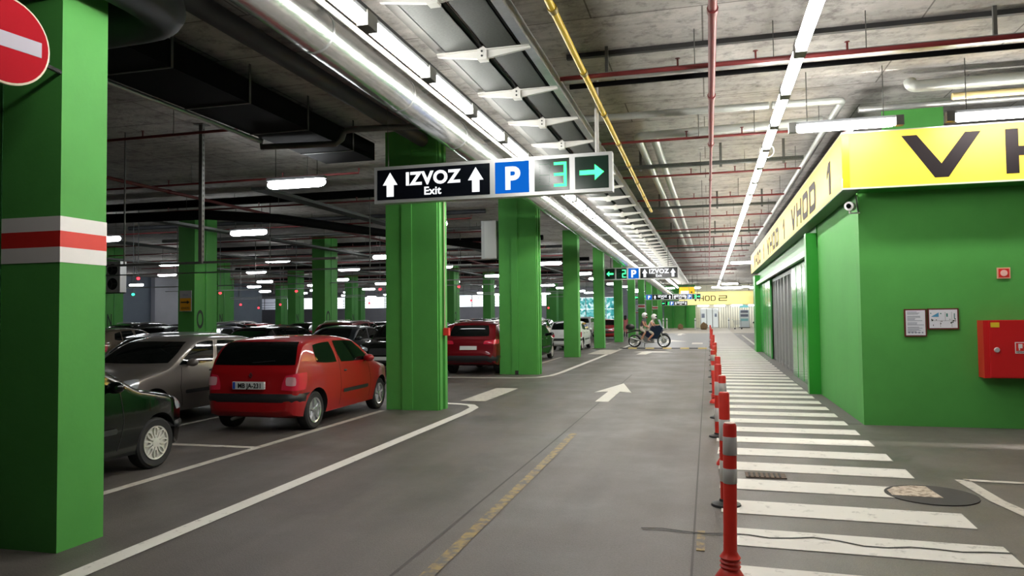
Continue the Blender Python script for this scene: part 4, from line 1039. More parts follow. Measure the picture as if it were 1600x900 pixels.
    def line(s, name, pts, wd=0.010):
        """door shut line on both flanks, (x,z) polyline"""
        for sg in (1, -1):
            mb = MB(); P = []
            for i in range(len(pts) - 1):
                for k in range(6):
                    t = k / 6; P.append((pts[i][0] * (1 - t) + pts[i + 1][0] * t, pts[i][1] * (1 - t) + pts[i + 1][1] * t))
            P.append(pts[-1]); L = []; Rr = []
            for i, (x, z) in enumerate(P):
                a = P[max(i - 1, 0)]; b = P[min(i + 1, len(P) - 1)]; dx, dz = b[0] - a[0], b[1] - a[1]; l = math.hypot(dx, dz) or 1
                nx, nz = -dz / l * wd / 2, dx / l * wd / 2
                L.append(s.hit((x + nx, sg, z + nz), (0, -sg, 0), 0.0025)); Rr.append(s.hit((x - nx, sg, z - nz), (0, -sg, 0), 0.0025))
            for i in range(len(P) - 1): mb.add([L[i], L[i + 1], Rr[i + 1], Rr[i]], [(0, 1, 2, 3)])
            s.parts.append((name, mb.mesh(name, (WELL,)), None))
    def solid(s, name, mb, m, parent=None, smooth=40):
        s.parts.append((name, mb.mesh(name, (m,), smooth), parent)); return len(s.parts) - 1
    def add_wheels(s, style, width=0.18):
        R = s.R
        ty = MB(); w2 = width / 2; ri = R * 0.66
        ty.lathe([(ri, -w2 + .01), (R * .9, -w2), (R * .985, -w2 + .02), (R, -w2 + .045), (R, w2 - .045), (R * .985, w2 - .02), (R * .9, w2), (ri, w2 - .012), (ri * .97, w2 - .04), (0, w2 - 0.05)], 36, 'Y')
        tym = ty.mesh('wheel', (RUBBER,), 40)
        rm = MB()
        if style == 'alloy':
            rm.lathe([(ri, w2 - .03), (ri, w2 - .004), (ri * .90, w2 - .012), (ri * .88, w2 - .04)], 36, 'Y')
            for k in range(5):
                a = 2 * math.pi * k / 5 + 0.3
                f3 = lambda u, v, a=a: (u * math.cos(a) - v * math.sin(a), w2 - 0.03, u * math.sin(a) + v * math.cos(a))
                rm.prism([(0, -.030), (ri * .45, -.017), (ri * .92, -.026), (ri * .92, .026), (ri * .45, .017), (0, .030)], f3, (0, 0.02, 0))
            rm.lathe([(0.045, w2 - .03), (0.045, w2 - .006), (0.02, w2 - .002), (0, w2 - .002)], 20, 'Y')
        else:
            rm.lathe([(ri, w2 - .03), (ri, w2 - .002), (ri * .93, w2 - .006), (ri * .9, w2 - .03)], 40, 'Y')
            nsp = 8 if style == 'petal' else 7
            for k in range(nsp):
                a = 2 * math.pi * k / nsp
                f3 = lambda u, v, a=a: (u * math.cos(a) - v * math.sin(a), w2 - 0.028, u * math.sin(a) + v * math.cos(a))
                if style == 'petal':
                    out = [(.045, -.012), (.09, -.030), (.14, -.036), (ri * .93, -.022), (ri * .93, .022), (.14, .036), (.09, .030), (.045, .012)]
                    inn = [(.085, -.004), (.10, -.014), (.14, -.019), (ri * .88, -.010), (ri * .88, .010), (.14, .019), (.10, .014), (.085, .004)]
                    rm.ring(out, inn, f3, (0, 0.022, 0))
                else:
                    rm.prism([(0, -.025), (ri * .92, -.03), (ri * .92, .03), (0, .025)], f3, (0, 0.02, 0))
            rm.lathe([(0.055, w2 - .03), (0.055, w2 - .004), (0.03, w2), (0, w2)], 20, 'Y')
        rmm = rm.mesh('rim', (mat('hubcap_white', (206, 204, 196), 0.35, 0.2) if style == 'petal' else RIM,), 40)
        for xw in s.wheels:
            yw = s.pl(xw) * s.wf(R) - width / 2 - 0.012
            for sg in (-1, 1):
                for (nm, me, p) in (('wheel', tym, None), ('rim', rmm, -1)):
                    k = me.copy()
                    k.transform(Matrix.Translation((xw, sg * yw, R)) @ Matrix.Rotation(0 if sg > 0 else math.pi, 4, 'Z'))
                    if nm == 'wheel': s.parts.append((nm, k, None)); wi = len(s.parts) - 1
                    else: s.parts.append((nm, k, wi))
    def mirrors(s, x, z, y, m=None):
        for sg in (1, -1):
            mb = MB(); mb.ball((x, sg * (y + 0.10), z), 0.07, 0.10, 0.065); mb.bar((x + .02, sg * (y - .06), z - .05), (x, sg * (y + .06), z - .02), 0.05, 0.05)
            s.solid('mirror', mb, m or BPLAST)
    def make(s, label, paint, loc, rz, group='parked cars', name='parked_car'):
        """rz = 0: nose towards +Y; loc = centre of the tail line on the ground"""
        root = thing(name, label, 'car', loc, rz + math.pi / 2, group)
        def lk(nm, me, par):
            o = link(nm, me, par); return o
        b = lk('body', s.body, root); b.material_slots[0].link = 'OBJECT'; b.material_slots[0].material = paint
        objs = []
        for nm, me, p in s.parts: objs.append(lk(nm, me, root if p is None else objs[p]))
        for o, (nm, me, p) in zip(objs, s.parts):
            if nm == 'mirror' and me.materials[0].name == 'car_paint_base': o.material_slots[0].link = 'OBJECT'; o.material_slots[0].material = paint
        return root

def paint(name, rgb, metal=0.0, rough=0.32): return mat(name, rgb, rough, metal, coat=0.7, spec=0.3)
PAINTB = mat('car_paint_base', (128, 128, 128), 0.3)
PLATEW = mat('plate_white', (214, 216, 216), 0.4); PLATEB = mat('plate_blue', (30, 70, 170), 0.4); PLATEK = mat('plate_black', (20, 20, 22), 0.5)
def plates(c, zr, zf):
    for nm, q, face in (('number_plate', zr, 'r'), ('number_plate', zf, 'f')):
        f = c.rear if face == 'r' else c.nose
        f(nm, PLATEW, [(-0.26, q - .055), (0.26, q - .055), (0.26, q + .055), (-0.26, q + .055)], off=0.012, rnd=0.0, nu=4, nv=2)
FRONT_HATCH = [(0.1, .90), (.25, .95), (.45, .995), (.62, 1.0), (.82, .988), (.95, .965), (1.25, .875), (1.45, .80), (1.8, .74)]
FRONT_SUV = [(0.1, .90), (.3, .95), (.55, .995), (.75, 1.0), (.95, .985), (1.06, .955), (1.38, .85), (1.6, .78), (1.9, .7)]

def hatch(doors=3, style='alloy', hero=False):
    c = Car([(0, .52), (.03, .60), (.075, .90), (.11, .985), (.33, 1.32), (.45, 1.375), (.8, 1.41), (1.5, 1.42), (1.9, 1.39), (2.12, 1.33), (2.45, 1.155), (2.78, .97), (2.98, .925), (3.3, .86), (3.52, .775), (3.66, .65), (3.74, .52), (3.77, .44)],
            [(0, .32), (.08, .24), (.5, .19), (3.2, .19), (3.66, .2), (3.77, .27)],
            [(0, .585), (.03, .665), (.10, .735), (.25, .775), (.6, .80), (1.9, .805), (2.9, .80), (3.25, .765), (3.55, .66), (3.7, .53), (3.77, .42)],
            FRONT_HATCH, (0.60, 3.07), 0.29)
    c.rear('rear_window', GLASS, [(-.69, 1.00), (.69, 1.00), (.60, 1.34), (-.60, 1.34)], nu=16, nv=8, rnd=0.10)
    c.nose('windshield', GLASS, [(-.70, .99), (.70, .99), (.58, 1.325), (-.58, 1.325)], nu=14, nv=8, rnd=0.18)
    if doors == 3:
        c.side('side_window', GLASS, [(.62, 1.01), (1.30, .975), (1.16, 1.325), (.60, 1.29)], rnd=0.22)
        c.side('side_window', GLASS, [(1.42, .97), (2.56, .955), (1.98, 1.305), (1.26, 1.335)], rnd=0.18)
        c.line('door_line', [(1.35, 1.34), (1.38, .6), (1.36, .28)]); c.line('door_line', [(2.46, .92), (2.55, .6), (2.5, .3)])
        c.side('side_moulding', BPLAST, [(1.45, .475), (2.42, .475), (2.42, .535), (1.45, .535)], off=0.014, nu=10, nv=3, rnd=0.1)
        hx = [1.55]
    else:
        c.side('side_window', GLASS, [(.62, 1.03), (.95, .985), (.92, 1.30), (.66, 1.24)], rnd=0.2)
        c.side('side_window', GLASS, [(.99, .985), (1.58, .97), (1.46, 1.335), (.96, 1.315)], rnd=0.16)
        c.side('side_window', GLASS, [(1.68, .965), (2.56, .955), (1.98, 1.305), (1.56, 1.335)], rnd=0.18)
        c.line('door_line', [(1.52, 1.34), (1.63, .95), (1.62, .30)]); c.line('door_line', [(2.48, .92), (2.52, .6), (2.45, .3)]); c.line('door_line', [(.72, .95), (.95, .65), (1.02, .3)])
        c.side('side_moulding', BPLAST, [(1.0, .49), (2.42, .49), (2.42, .55), (1.0, .55)], off=0.014, nu=10, nv=3, rnd=0.1)
        hx = [1.76, 1.05]
    for x in hx:
        for sg in (1, -1):
            p = c.hit((x, sg, .83), (0, -sg, 0), 0.005); c.solid('door_handle', MB().ball(p, .055, .016, .018), BPLAST)
    c.wrap('rear_bumper', BPLAST, .46, .585, 0, 0.022, 0.62)
    c.wrap('front_bumper', BPLAST, .40, .50, 1, 0.018, 0.6)
    for sg in (1, -1):
        t = c.patch('tail_lamp', TAILL, [(0.02, sg * .50, .63), (.24, sg * .80, .63), (.30, sg * .80, .90), (.06, sg * .56, .86)], (.75, -sg * .66, 0), rnd=0.35, off=0.008)
        c.patch('tail_lens', CLEARL, [(0.03, sg * .59, .70), (.10, sg * .70, .70), (.10, sg * .70, .83), (.03, sg * .60, .83)], (.75, -sg * .66, 0), rnd=0.45, off=0.013, nu=6, nv=6)
        c.patch('headlamp', HEADL, [(3.66, sg * .42, .60), (3.40, sg * .74, .62), (3.30, sg * .72, .80), (3.56, sg * .46, .74)], (-.75, -sg * .5, -.35), rnd=0.5, off=0.008)
    c.nose('grille', BPLAST, [(-.28, .60), (.28, .60), (.30, .67), (-.30, .67)], off=0.006, rnd=0.2)
    c.nose('air_intake', BPLAST, [(-.40, .28), (.40, .28), (.42, .37), (-.42, .37)], off=0.006, rnd=0.2)
    c.mirrors(2.32, .99, .77, PAINTB)
    c.solid('aerial', MB().tube([(.75, 0, 1.405), (.62, 0, 1.52)], 0.004, 5), BPLAST)
    c.solid('wiper', MB().tube([c.hit((0, .02, 1.03), (1, 0, 0), .015), c.hit((0, -.34, 1.06), (1, 0, 0), .015)], 0.008, 5), BPLAST)
    if hero:
        c.solid('exhaust', MB().tube([(-0.01, .28, .21), (.25, .28, .22)], 0.024, 10), DSTEEL)
        ti = c.solid('number_plate', B(-0.03, 0.012, -0.26, 0.26, .655, .765), PLATEW)
        mb = B(-0.0315, -0.03, .215, .255, .66, .76); c.solid('plate_band', mb, PLATEB, ti)
        tx = text_mesh('MB JA-231', 0.098, 0.002, 0.003, 'CENTER', 0.90).copy(); tx.transform(Matrix.Translation((-0.032, -0.025, .675)) @ Matrix.Rotation(-math.pi / 2, 4, 'Z'))
        tx.materials.append(PLATEK); c.parts.append(('plate_lettering', tx, ti))
        mb = MB(); mb.ring([(0, .045), (.03, 0), (0, -.045), (-.03, 0)], [(0, .026), (.015, 0), (0, -.026), (-.015, 0)], lambda u, v: (0.055, u, .855 + v), (-0.018, 0, 0)); c.solid('emblem', mb, CHROME, None, None)
        c.nose('number_plate', PLATEW, [(-0.26, .42), (0.26, .42), (.26, .53), (-.26, .53)], off=0.03, rnd=0.0, nu=4, nv=2)
    else: plates(c, .70, .44)
    c.add_wheels(style); return c

def suv(style='alloy', sill=True):
    c = Car([(0, .62), (.03, .72), (.07, .98), (.12, 1.08), (.34, 1.42), (.48, 1.50), (.9, 1.55), (1.8, 1.57), (2.3, 1.53), (2.55, 1.46), (3.15, 1.08), (3.4, 1.02), (3.85, .95), (4.08, .86), (4.2, .70), (4.27, .52)],
            [(0, .40), (.1, .30), (.5, .24), (3.6, .24), (4.15, .26), (4.27, .34)],
            [(0, .68), (.03, .75), (.12, .83), (.3, .86), (.7, .885), (2.2, .885), (3.4, .87), (3.8, .82), (4.05, .72), (4.2, .58), (4.27, .48)],
            FRONT_SUV, (0.78, 3.42), 0.335, crown=0.11)
    c.rear('rear_window', GLASS, [(-.62, 1.11), (.62, 1.11), (.55, 1.43), (-.55, 1.43)], nu=14, nv=8, rnd=0.18)
    c.nose('windshield', GLASS, [(-.70, 1.10), (.70, 1.10), (.57, 1.45), (-.57, 1.45)], nu=14, nv=8, rnd=0.18)
    c.side('side_window', GLASS, [(.66, 1.16), (1.02, 1.09), (1.0, 1.43), (.72, 1.38)], rnd=0.2)
    c.side('side_window', GLASS, [(1.07, 1.085), (1.86, 1.07), (1.76, 1.47), (1.05, 1.44)], rnd=0.14)
    c.side('side_window', GLASS, [(1.94, 1.068), (2.92, 1.05), (2.40, 1.43), (1.84, 1.47)], rnd=0.16)
    c.line('door_line', [(1.80, 1.47), (1.9, 1.0), (1.88, .36)]); c.line('door_line', [(2.88, 1.02), (2.95, .7), (2.86, .36)]); c.line('door_line', [(.9, 1.05), (1.15, .75), (1.22, .36)])
    for x in (2.02, 1.3):
        for sg in (1, -1): c.solid('door_handle', MB().ball(c.hit((x, sg, .94), (0, -sg, 0), 0.006), .08, .016, .018), CHROME)
    c.wrap('rear_bumper', BPLAST, .36, .56, 0, 0.02, 0.66); c.wrap('front_bumper', BPLAST, .36, .46, 1, 0.015, 0.66)
    if sill: c.side('sill', BPLAST, [(1.2, .26), (3.0, .26), (3.0, .38), (1.2, .38)], off=0.012, rnd=0.0, nv=3)
    for sg in (1, -1):
        c.patch('tail_lamp', TAILL, [(0.03, sg * .46, .88), (.26, sg * .88, .90), (.28, sg * .88, 1.02), (.06, sg * .50, .99)], (.75, -sg * .66, 0), rnd=0.3, off=0.008)
        c.patch('headlamp', HEADL, [(4.2, sg * .40, .68), (3.92, sg * .80, .74), (3.85, sg * .78, .86), (4.12, sg * .42, .78)], (-.75, -sg * .5, -.25), rnd=0.4, off=0.008)
    c.nose('grille', BPLAST, [(-.36, .58), (.36, .58), (.38, .78), (-.38, .78)], off=0.006, rnd=0.3)
    for sg in (1, -1): c.solid('roof_rail', MB().tube([(.6, sg * .60, 1.50), (.75, sg * .61, 1.56), (1.8, sg * .61, 1.59), (2.2, sg * .60, 1.55)], .016, 6), STEEL)
    c.mirrors(2.78, 1.10, .84, PAINTB); plates(c, .78, .48); c.add_wheels(style, 0.21); return c

def sedan(estate=False):
    tail = [(0, .58), (.03, .68), (.08, .93), (.16, 1.0), (.55, 1.03), (1.05, 1.30), (1.35, 1.40)] if not estate else [(0, .58), (.03, .68), (.08, .95), (.13, 1.02), (.42, 1.34), (.6, 1.41), (1.35, 1.45)]
    top = [(1.9, 1.44), (2.3, 1.42), (2.6, 1.36), (3.25, 1.0), (3.5, .95), (4.0, .86), (4.25, .75), (4.4, .60), (4.46, .46)]
    c = Car(tail + top, [(0, .34), (.1, .24), (.5, .19), (3.8, .19), (4.3, .2), (4.46, .28)],
            [(0, .62), (.03, .71), (.12, .79), (.3, .83), (.7, .86), (2.2, .865), (3.4, .85), (3.9, .80), (4.2, .68), (4.38, .52), (4.46, .42)],
            [(0.1, .90), (.25, .95), (.45, .995), (.65, 1.0), (.86, .985), (.98, .955), (1.28, .83), (1.45, .76), (1.8, .7)], (0.86, 3.50), 0.31)
    if estate:
        c.rear('rear_window', GLASS, [(-.60, 1.05), (.60, 1.05), (.54, 1.35), (-.54, 1.35)], nu=14, nv=8, rnd=0.18)
        c.side('side_window', GLASS, [(.62, 1.06), (1.16, 1.01), (1.16, 1.34), (.76, 1.31)], rnd=0.2)
    else:
        c.rear('rear_window', GLASS, [(-.60, 1.06), (.60, 1.06), (.52, 1.31), (-.52, 1.31)], nu=14, nv=8, rnd=0.18)
    c.nose('windshield', GLASS, [(-.68, 1.02), (.68, 1.02), (.55, 1.345), (-.55, 1.345)], nu=14, nv=8, rnd=0.18)
    c.side('side_window', GLASS, [(.95 if not estate else 1.22, 1.02), (1.96, .995), (1.88, 1.34), (1.25, 1.32)], rnd=0.16)
    c.side('side_window', GLASS, [(2.04, .99), (3.05, .98), (2.46, 1.31), (1.95, 1.345)], rnd=0.18)
    c.line('door_line', [(1.91, 1.35), (2.0, .95), (1.98, .3)]); c.line('door_line', [(2.95, .96), (3.02, .65), (2.94, .3)]); c.line('door_line', [(1.0, .98), (1.2, .7), (1.28, .3)])
    for x in (2.1, 1.3):
        for sg in (1, -1): c.solid('door_handle', MB().ball(c.hit((x, sg, .86), (0, -sg, 0), 0.006), .08, .016, .018), CHROME)
    c.side('window_trim', CHROME, [(1.0, .978), (3.0, .955), (3.0, .968), (1.0, .992)], off=0.006, rnd=0.0, nu=12, nv=1)
    for sg in (1, -1):
        c.patch('tail_lamp', TAILL, [(0.03, sg * .44, .76), (.26, sg * .84, .78), (.26, sg * .84, .93), (.06, sg * .48, .90)], (.75, -sg * .66, 0), rnd=0.3, off=0.008)
        c.patch('headlamp', HEADL, [(4.38, sg * .36, .58), (4.08, sg * .76, .64), (4.0, sg * .74, .77), (4.28, sg * .40, .70)], (-.75, -sg * .5, -.3), rnd=0.4, off=0.008)
    c.wrap('rear_bumper', BPLAST, .26, .36, 0, 0.012, 0.66)
    c.nose('grille', BPLAST, [(-.34, .48), (.34, .48), (.34, .64), (-.34, .64)], off=0.006, rnd=0.3)
    c.mirrors(2.86, 1.03, .80, PAINTB); plates(c, .72, .40); c.add_wheels('spoke', 0.2); return c

CARS = {'hatch3': hatch(3, 'alloy', True), 'hatch5': hatch(5, 'petal'), 'suv': suv(), 'sedan': sedan(), 'estate': sedan(True)}
PT = {'red': paint('car_red', (150, 14, 20), 0.0, 0.4), 'grey': paint('car_warm_grey', (128, 122, 116), 0.55, 0.4), 'black': mat('car_black', (4, 7, 6), 0.12, coat=0.3, spec=0.3),
      'white': paint('car_white', (225, 227, 228)), 'silver': paint('car_silver', (176, 180, 184), 0.6, 0.35), 'darkred': paint('car_dark_red', (112, 8, 20), 0.25, 0.3),
      'dark grey': paint('car_dark_grey', (48, 52, 58), 0.4, 0.3), 'dark blue': paint('car_dark_blue', (18, 26, 48), 0.2, 0.3), 'bronze': paint('car_bronze', (96, 84, 70), 0.5, 0.35)}
def put(model, col, x, ynear, facing, label):
    """x = centre line; ynear = the end nearer the camera; facing +1: nose towards +Y, -1: nose towards the camera"""
    c = CARS[model]
    if facing > 0: return c.make(label, PT[col], (x, ynear, 0), 0.0)
    return c.make(label, PT[col], (x, ynear + c.L, 0), math.pi)
CARS['hatch3'].make(label='red three-door hatchback with plate MB JA-231 parked beside the green pillar', paint=PT['red'], loc=(-6.60, 9.58, 0), rz=0.032)
put('hatch5', 'grey', -9.10, 8.95, -1, 'warm grey five-door hatchback parked alongside the red hatchback')
put('hatch5', 'black', -6.90, 4.10, 1, 'black hatchback with white petal hubcaps behind the banded pillar')
put('hatch5', 'silver', -11.55, 11.7, -1, 'pale silver hatchback on the far side of the grey hatchback')
put('suv', 'darkred', -6.75, 20.3, 1, 'dark red off-roader parked with its tail to the cross aisle')
put('suv', 'black', -9.35, 19.9, -1, 'black off-roader facing the red hatchback across the cross aisle')
put('hatch5', 'black', -6.75, 25.6, 1, 'black hatchback between the green lane pillars, nose to the aisle')
put('hatch5', 'white', -6.7, 34.9, 1, 'white hatchback with its tail to the aisle beside the narrow pillar')
put('suv', 'white', -9.0, 35.8, 1, 'white tall car next to the white hatchback')
put('hatch3', 'red', -6.75, 49.2, 1, 'red hatchback parked beyond the white cars')
row = [('sedan', 'dark grey'), ('estate', 'black'), ('estate', 'dark blue'), ('hatch5', 'bronze'), ('sedan', 'black'), ('estate', 'silver'), ('suv', 'dark grey')]
for k, (m_, c_) in enumerate(row):
    put(m_, c_, -11.8 - 2.42 * k - (1.2 if k > 1 else 0), 20.1 + 0.25 * (k % 3), 1 if k % 2 else -1, '%s %s in the bay row across the aisle, %s past the black off-roader' % (c_, {'hatch5': 'hatchback', 'suv': 'off-roader'}.get(m_, m_), nth(k)))
row = [('estate', 'black'), ('hatch5', 'silver'), ('suv', 'dark red' if False else 'darkred'), ('sedan', 'black'), ('suv', 'dark blue'), ('hatch5', 'dark grey'), ('suv', 'black'), ('estate', 'silver'), ('sedan', 'dark grey')]
for k, (m_, c_) in enumerate(row):
    put(m_, c_, -9.25 - 2.42 * k - (1.2 if k > 2 else 0), 25.2 + 0.2 * (k % 3), 1 if k % 3 else -1, '%s %s in the second row across the aisle, %s from the lane' % ('dark red' if c_ == 'darkred' else c_, {'hatch5': 'hatchback', 'suv': 'off-roader'}.get(m_, m_), nth(k)))
row = [('suv', 'black'), ('hatch5', 'white'), ('estate', 'dark grey'), ('suv', 'silver'), ('sedan', 'black'), ('hatch5', 'red'), ('suv', 'white'), ('estate', 'black')]
for k, (m_, c_) in enumerate(row):
    put(m_, c_, -12.0 - 2.42 * k - (1.2 if k > 1 else 0), 36.2, 1 if k % 2 else -1, '%s %s in the third bay row, %s past the white tall car' % (c_, {'hatch5': 'hatchback', 'suv': 'off-roader'}.get(m_, m_), nth(k)))
row = [('suv', 'white'), ('sedan', 'black'), ('suv', 'dark grey'), ('estate', 'white'), ('suv', 'black')]
for k, (m_, c_) in enumerate(row):
    put(m_, c_, -9.2 - 3.2 * k, 52.6, -1, '%s %s in the farthest bay row, %s past the far red hatchback' % (c_, {'suv': 'off-roader'}.get(m_, m_), nth(k)))
put('suv', 'black', 3.75, 46.6, 1, 'black off-roader parked past the end of the lightbox building')

# ================================================================ PEOPLE
SKIN = mat('skin', (206, 150, 124), 0.55); HAIRB = mat('dark_hair', (28, 22, 20), 0.6)
def body_mesh(nodes, bones, mats):
    """nodes: name -> (pos, radius); bones: (a, b, material index); grown with a skin surface from the pelvis"""
    names = list(nodes); idx = {n: i for i, n in enumerate(names)}
    me = bpy.data.meshes.new('body'); me.from_pydata([nodes[n][0] for n in names], [(idx[a], idx[b]) for a, b, _ in bones], []); me.update()
    o = link('tmp_body', me); md = o.modifiers.new('skin', 'SKIN'); md.use_smooth_shade = True
    for i, n in enumerate(names):
        sv = me.skin_vertices[0].data[i]; r = nodes[n][1]; sv.radius = (r, r); sv.use_root = (n == 'pelvis')
    s = o.modifiers.new('sub', 'SUBSURF'); s.levels = 1; s.render_levels = 1
    bpy.context.view_layer.update(); dg = bpy.context.evaluated_depsgraph_get()
    out = bpy.data.meshes.new_from_object(o.evaluated_get(dg)); bpy.data.objects.remove(o)
    out.materials.clear()
    for m in mats: out.materials.append(m)
    seg = [(Vector(nodes[a][0]), Vector(nodes[b][0]), k, (nodes[a][1] + nodes[b][1]) / 2) for a, b, k in bones]
    for p in out.polygons:
        c = p.center; best = (9e9, 0)
        for a, b, k, r in seg:
            d = b - a; t = max(0, min(1, (c - a).dot(d) / max(d.length_squared, 1e-9))); q = abs((c - (a + d * t)).length - r * 0.5)
            if q < best[0]: best = (q, k)
        p.material_index = best[1]
    return out
def person(label, loc, rz, J, mats, head_tilt=0.0, extras=None, sc=1.0):
    """J: joints in metres (x forward, y to the left, z up). mats = [top, sleeve, trousers, lower leg, shoe, skin]"""
    t = thing('person', label, 'person', loc, rz); t.scale = (sc, sc, sc)
    n = {'pelvis': (J['hip'], .125), 'waist': (J['waist'], .115), 'chest': (J['chest'], .135), 'neck': (J['neck'], .052), 'chin': (J['head'] - Vector((0, 0, .05)), .075), 'head': (J['head'] + Vector((0, 0, .05)), .088)}
    b = [('pelvis', 'waist', 0), ('waist', 'chest', 0), ('chest', 'neck', 0), ('neck', 'chin', 5), ('chin', 'head', 5)]
    for s, q in ((1, 'l'), (-1, 'r')):
        sh, el, wr = J['sh' + q], J['el' + q], J['wr' + q]
        n['sh' + q] = (sh, .058); n['el' + q] = (el, .042); n['wr' + q] = (wr, .029)
        d = (wr - el).normalized(); pm = wr + d * .07; n['pm' + q] = (pm, .030)
        b += [('chest', 'sh' + q, 0), ('sh' + q, 'el' + q, 1), ('el' + q, 'wr' + q, 5 if mats[1] is None else 1), ('wr' + q, 'pm' + q, 5)]
        side = d.cross(Vector((0, 0, 1))); side = side.normalized() if side.length > .1 else Vector((1, 0, 0))
        dn = Vector((0, 0, -1)) if abs(d.z) < .8 else Vector((.8, 0, -.3))
        for k, (off, ln) in enumerate(((-.027, .062), (-.009, .072), (.009, .068), (.027, .054))):
            a = pm + d * .03 + side * off; c = a + d * ln * .55; e = c + (d * .5 + dn * .7).normalized() * ln * .45
            n['fa%d%s' % (k, q)] = (a, .0095); n['fb%d%s' % (k, q)] = (c, .0085); n['fc%d%s' % (k, q)] = (e, .0075)
            b += [('pm' + q, 'fa%d%s' % (k, q), 5), ('fa%d%s' % (k, q), 'fb%d%s' % (k, q), 5), ('fb%d%s' % (k, q), 'fc%d%s' % (k, q), 5)]
        a = wr + d * .03 - side * .032 * s; e = a + (d - side * .8 * s).normalized() * .05
        n['th' + q] = (a, .011); n['ti' + q] = (e, .009); b += [('wr' + q, 'th' + q, 5), ('th' + q, 'ti' + q, 5)]
        hp, kn, an, to = J['hp' + q], J['kn' + q], J['an' + q], J['to' + q]
        n['hp' + q] = (hp, .095); n['kn' + q] = (kn, .060); n['an' + q] = (an, .040); n['to' + q] = (to, .036)
        b += [('pelvis', 'hp' + q, 2), ('hp' + q, 'kn' + q, 2), ('kn' + q, 'an' + q, 3), ('an' + q, 'to' + q, 4)]
    mm = [m if m is not None else SKIN for m in mats]
    link('body', body_mesh(n, b, mm), t)
    h = J['head']
    f = MB(); f.ball((h.x + .098, h.y, h.z), .02, .014, .026)
    for s in (1, -1): f.ball((h.x, h.y + s * .093, h.z), .022, .012, .032)
    f.build('nose_and_ears', SKIN, t, 60)
    e = MB()
    for s in (1, -1): e.ball((h.x + .083, h.y + s * .033, h.z + .02), .012, .014, .009)
    e.build('eyes', HAIRB, t)
    B(h.x + .08, h.x + .094, h.y - .024, h.y + .024, h.z - .058, h.z - .048).build('mouth', mat('lips', (150, 70, 66), 0.5), t)
    if extras: extras(t, J)
    return t
V = Vector
def helmet(shell, trim):
    def f(t, J):
        h = J['head']
        mb = MB(); mb.ball((h.x - .012, h.y, h.z + .03), .145, .130, .155, 20, 14); hm = mb.build('helmet', shell, t, 60)
        MB().ball((h.x + .05, h.y, h.z + .035), .105, .108, .062, 18, 10).build('visor', GLASS, hm, 60)
        MB().ball((h.x + .06, h.y, h.z - .065), .085, .08, .045, 14, 8).build('chin_bar', trim, hm, 60)
    return f
WHH = mat('helmet_white', (226, 224, 222), 0.3, coat=0.6); REDT = mat('helmet_red', (150, 60, 60), 0.35)
SHW = mat('pale_shirt', (226, 206, 200), 0.8); SHG = mat('grey_vest', (92, 86, 92), 0.8); SHO = mat('beige_shorts', (206, 196, 182), 0.8); SNK = mat('grey_trainer', (170, 164, 160), 0.7)
BIKE = Vector((-3.70, 38.35, 0)); BRZ = math.radians(-7)
def leg(J, q, s, hip, kn, an, to):
    J['hp' + q] = V((hip[0], s * .10, hip[2])); J['kn' + q] = V((kn[0], s * kn[1], kn[2])); J['an' + q] = V((an[0], s * an[1], an[2])); J['to' + q] = V((to[0], s * to[1], to[2]))
def rider(hip, lean, hands, kn, an):
    J = {'hip': V(hip), 'waist': V((hip[0] + lean * .35, 0, hip[2] + .18)), 'chest': V((hip[0] + lean * .8, 0, hip[2] + .38)), 'neck': V((hip[0] + lean, 0, hip[2] + .52)), 'head': V((hip[0] + lean * 1.25 + .03, 0, hip[2] + .66))}
    for s, q in ((1, 'l'), (-1, 'r')):
        J['sh' + q] = V((hip[0] + lean * .85, s * .185, hip[2] + .43)); w_ = V((hands[0], s * hands[1], hands[2]))
        J['wr' + q] = w_; m_ = (J['sh' + q] + w_) / 2; J['el' + q] = m_ + V((-.02, s * .07, -.10))
        leg(J, q, s, hip, kn, an, (an[0] + .15, an[1] + .01, an[2] - .05))
    return J
person('motorcycle driver in a pale shirt and shorts with white helmet', BIKE, BRZ, rider((.72, 0, .88), .22, (1.13, .31, 1.14), (1.03, .25, .70), (.72, .23, .38)), [SHW, None, SHO, None, SNK, SKIN], extras=helmet(WHH, mat('helmet_grey', (120, 120, 124), 0.4)))
person('motorcycle passenger in a grey vest with white and red helmet', BIKE, BRZ, rider((.34, 0, .95), .14, (.70, .17, 1.06), (.62, .28, .80), (.38, .25, .42)), [SHG, None, SHO, None, SNK, SKIN], extras=helmet(WHH, REDT))

# ================================================================ MOTORCYCLE
mc = thing('motorcycle', 'dark blue touring motorcycle with a black top case carrying two riders', 'motorcycle', BIKE, BRZ)
NAVY = paint('bike_navy', (22, 28, 62), 0.1, 0.3)
def bwheel(x, R, wd):
    mb = MB(); mb.lathe([(R * .80, -wd * .4), (R * .93, -wd / 2), (R, -wd * .2), (R, wd * .2), (R * .93, wd / 2), (R * .80, wd * .4)], 32, 'Y', (x, 0, R)); mb.f = mb.f[:-2]; mb.m = mb.m[:-2]
    wo = mb.build('wheel', RUBBER, mc, 40)
    mb = MB(); mb.lathe([(R * .80, -wd * .3), (R * .74, -wd * .25), (R * .74, wd * .25), (R * .80, wd * .3)], 32, 'Y', (x, 0, R)); mb.f = mb.f[:-2]; mb.m = mb.m[:-2]; mb.build('rim', RIM, wo, 40)
    mb = MB(); mb.tube([(x, -.06, R), (x, .06, R)], .045, 12)
    for k in range(12):
        a = math.pi * 2 * k / 12; mb.tube([(x, .04 * (-1) ** k, R), (x + R * .76 * math.cos(a), 0, R + R * .76 * math.sin(a))], .006, 4)
    mb.build('spokes', RIM, wo)
    for s in (-1, 1): MB().lathe([(.05, s * .075), (.13, s * .075), (.13, s * .08), (.05, s * .08)], 20, 'Y', (x, 0, R)).build('brake_disc', STEEL, wo)
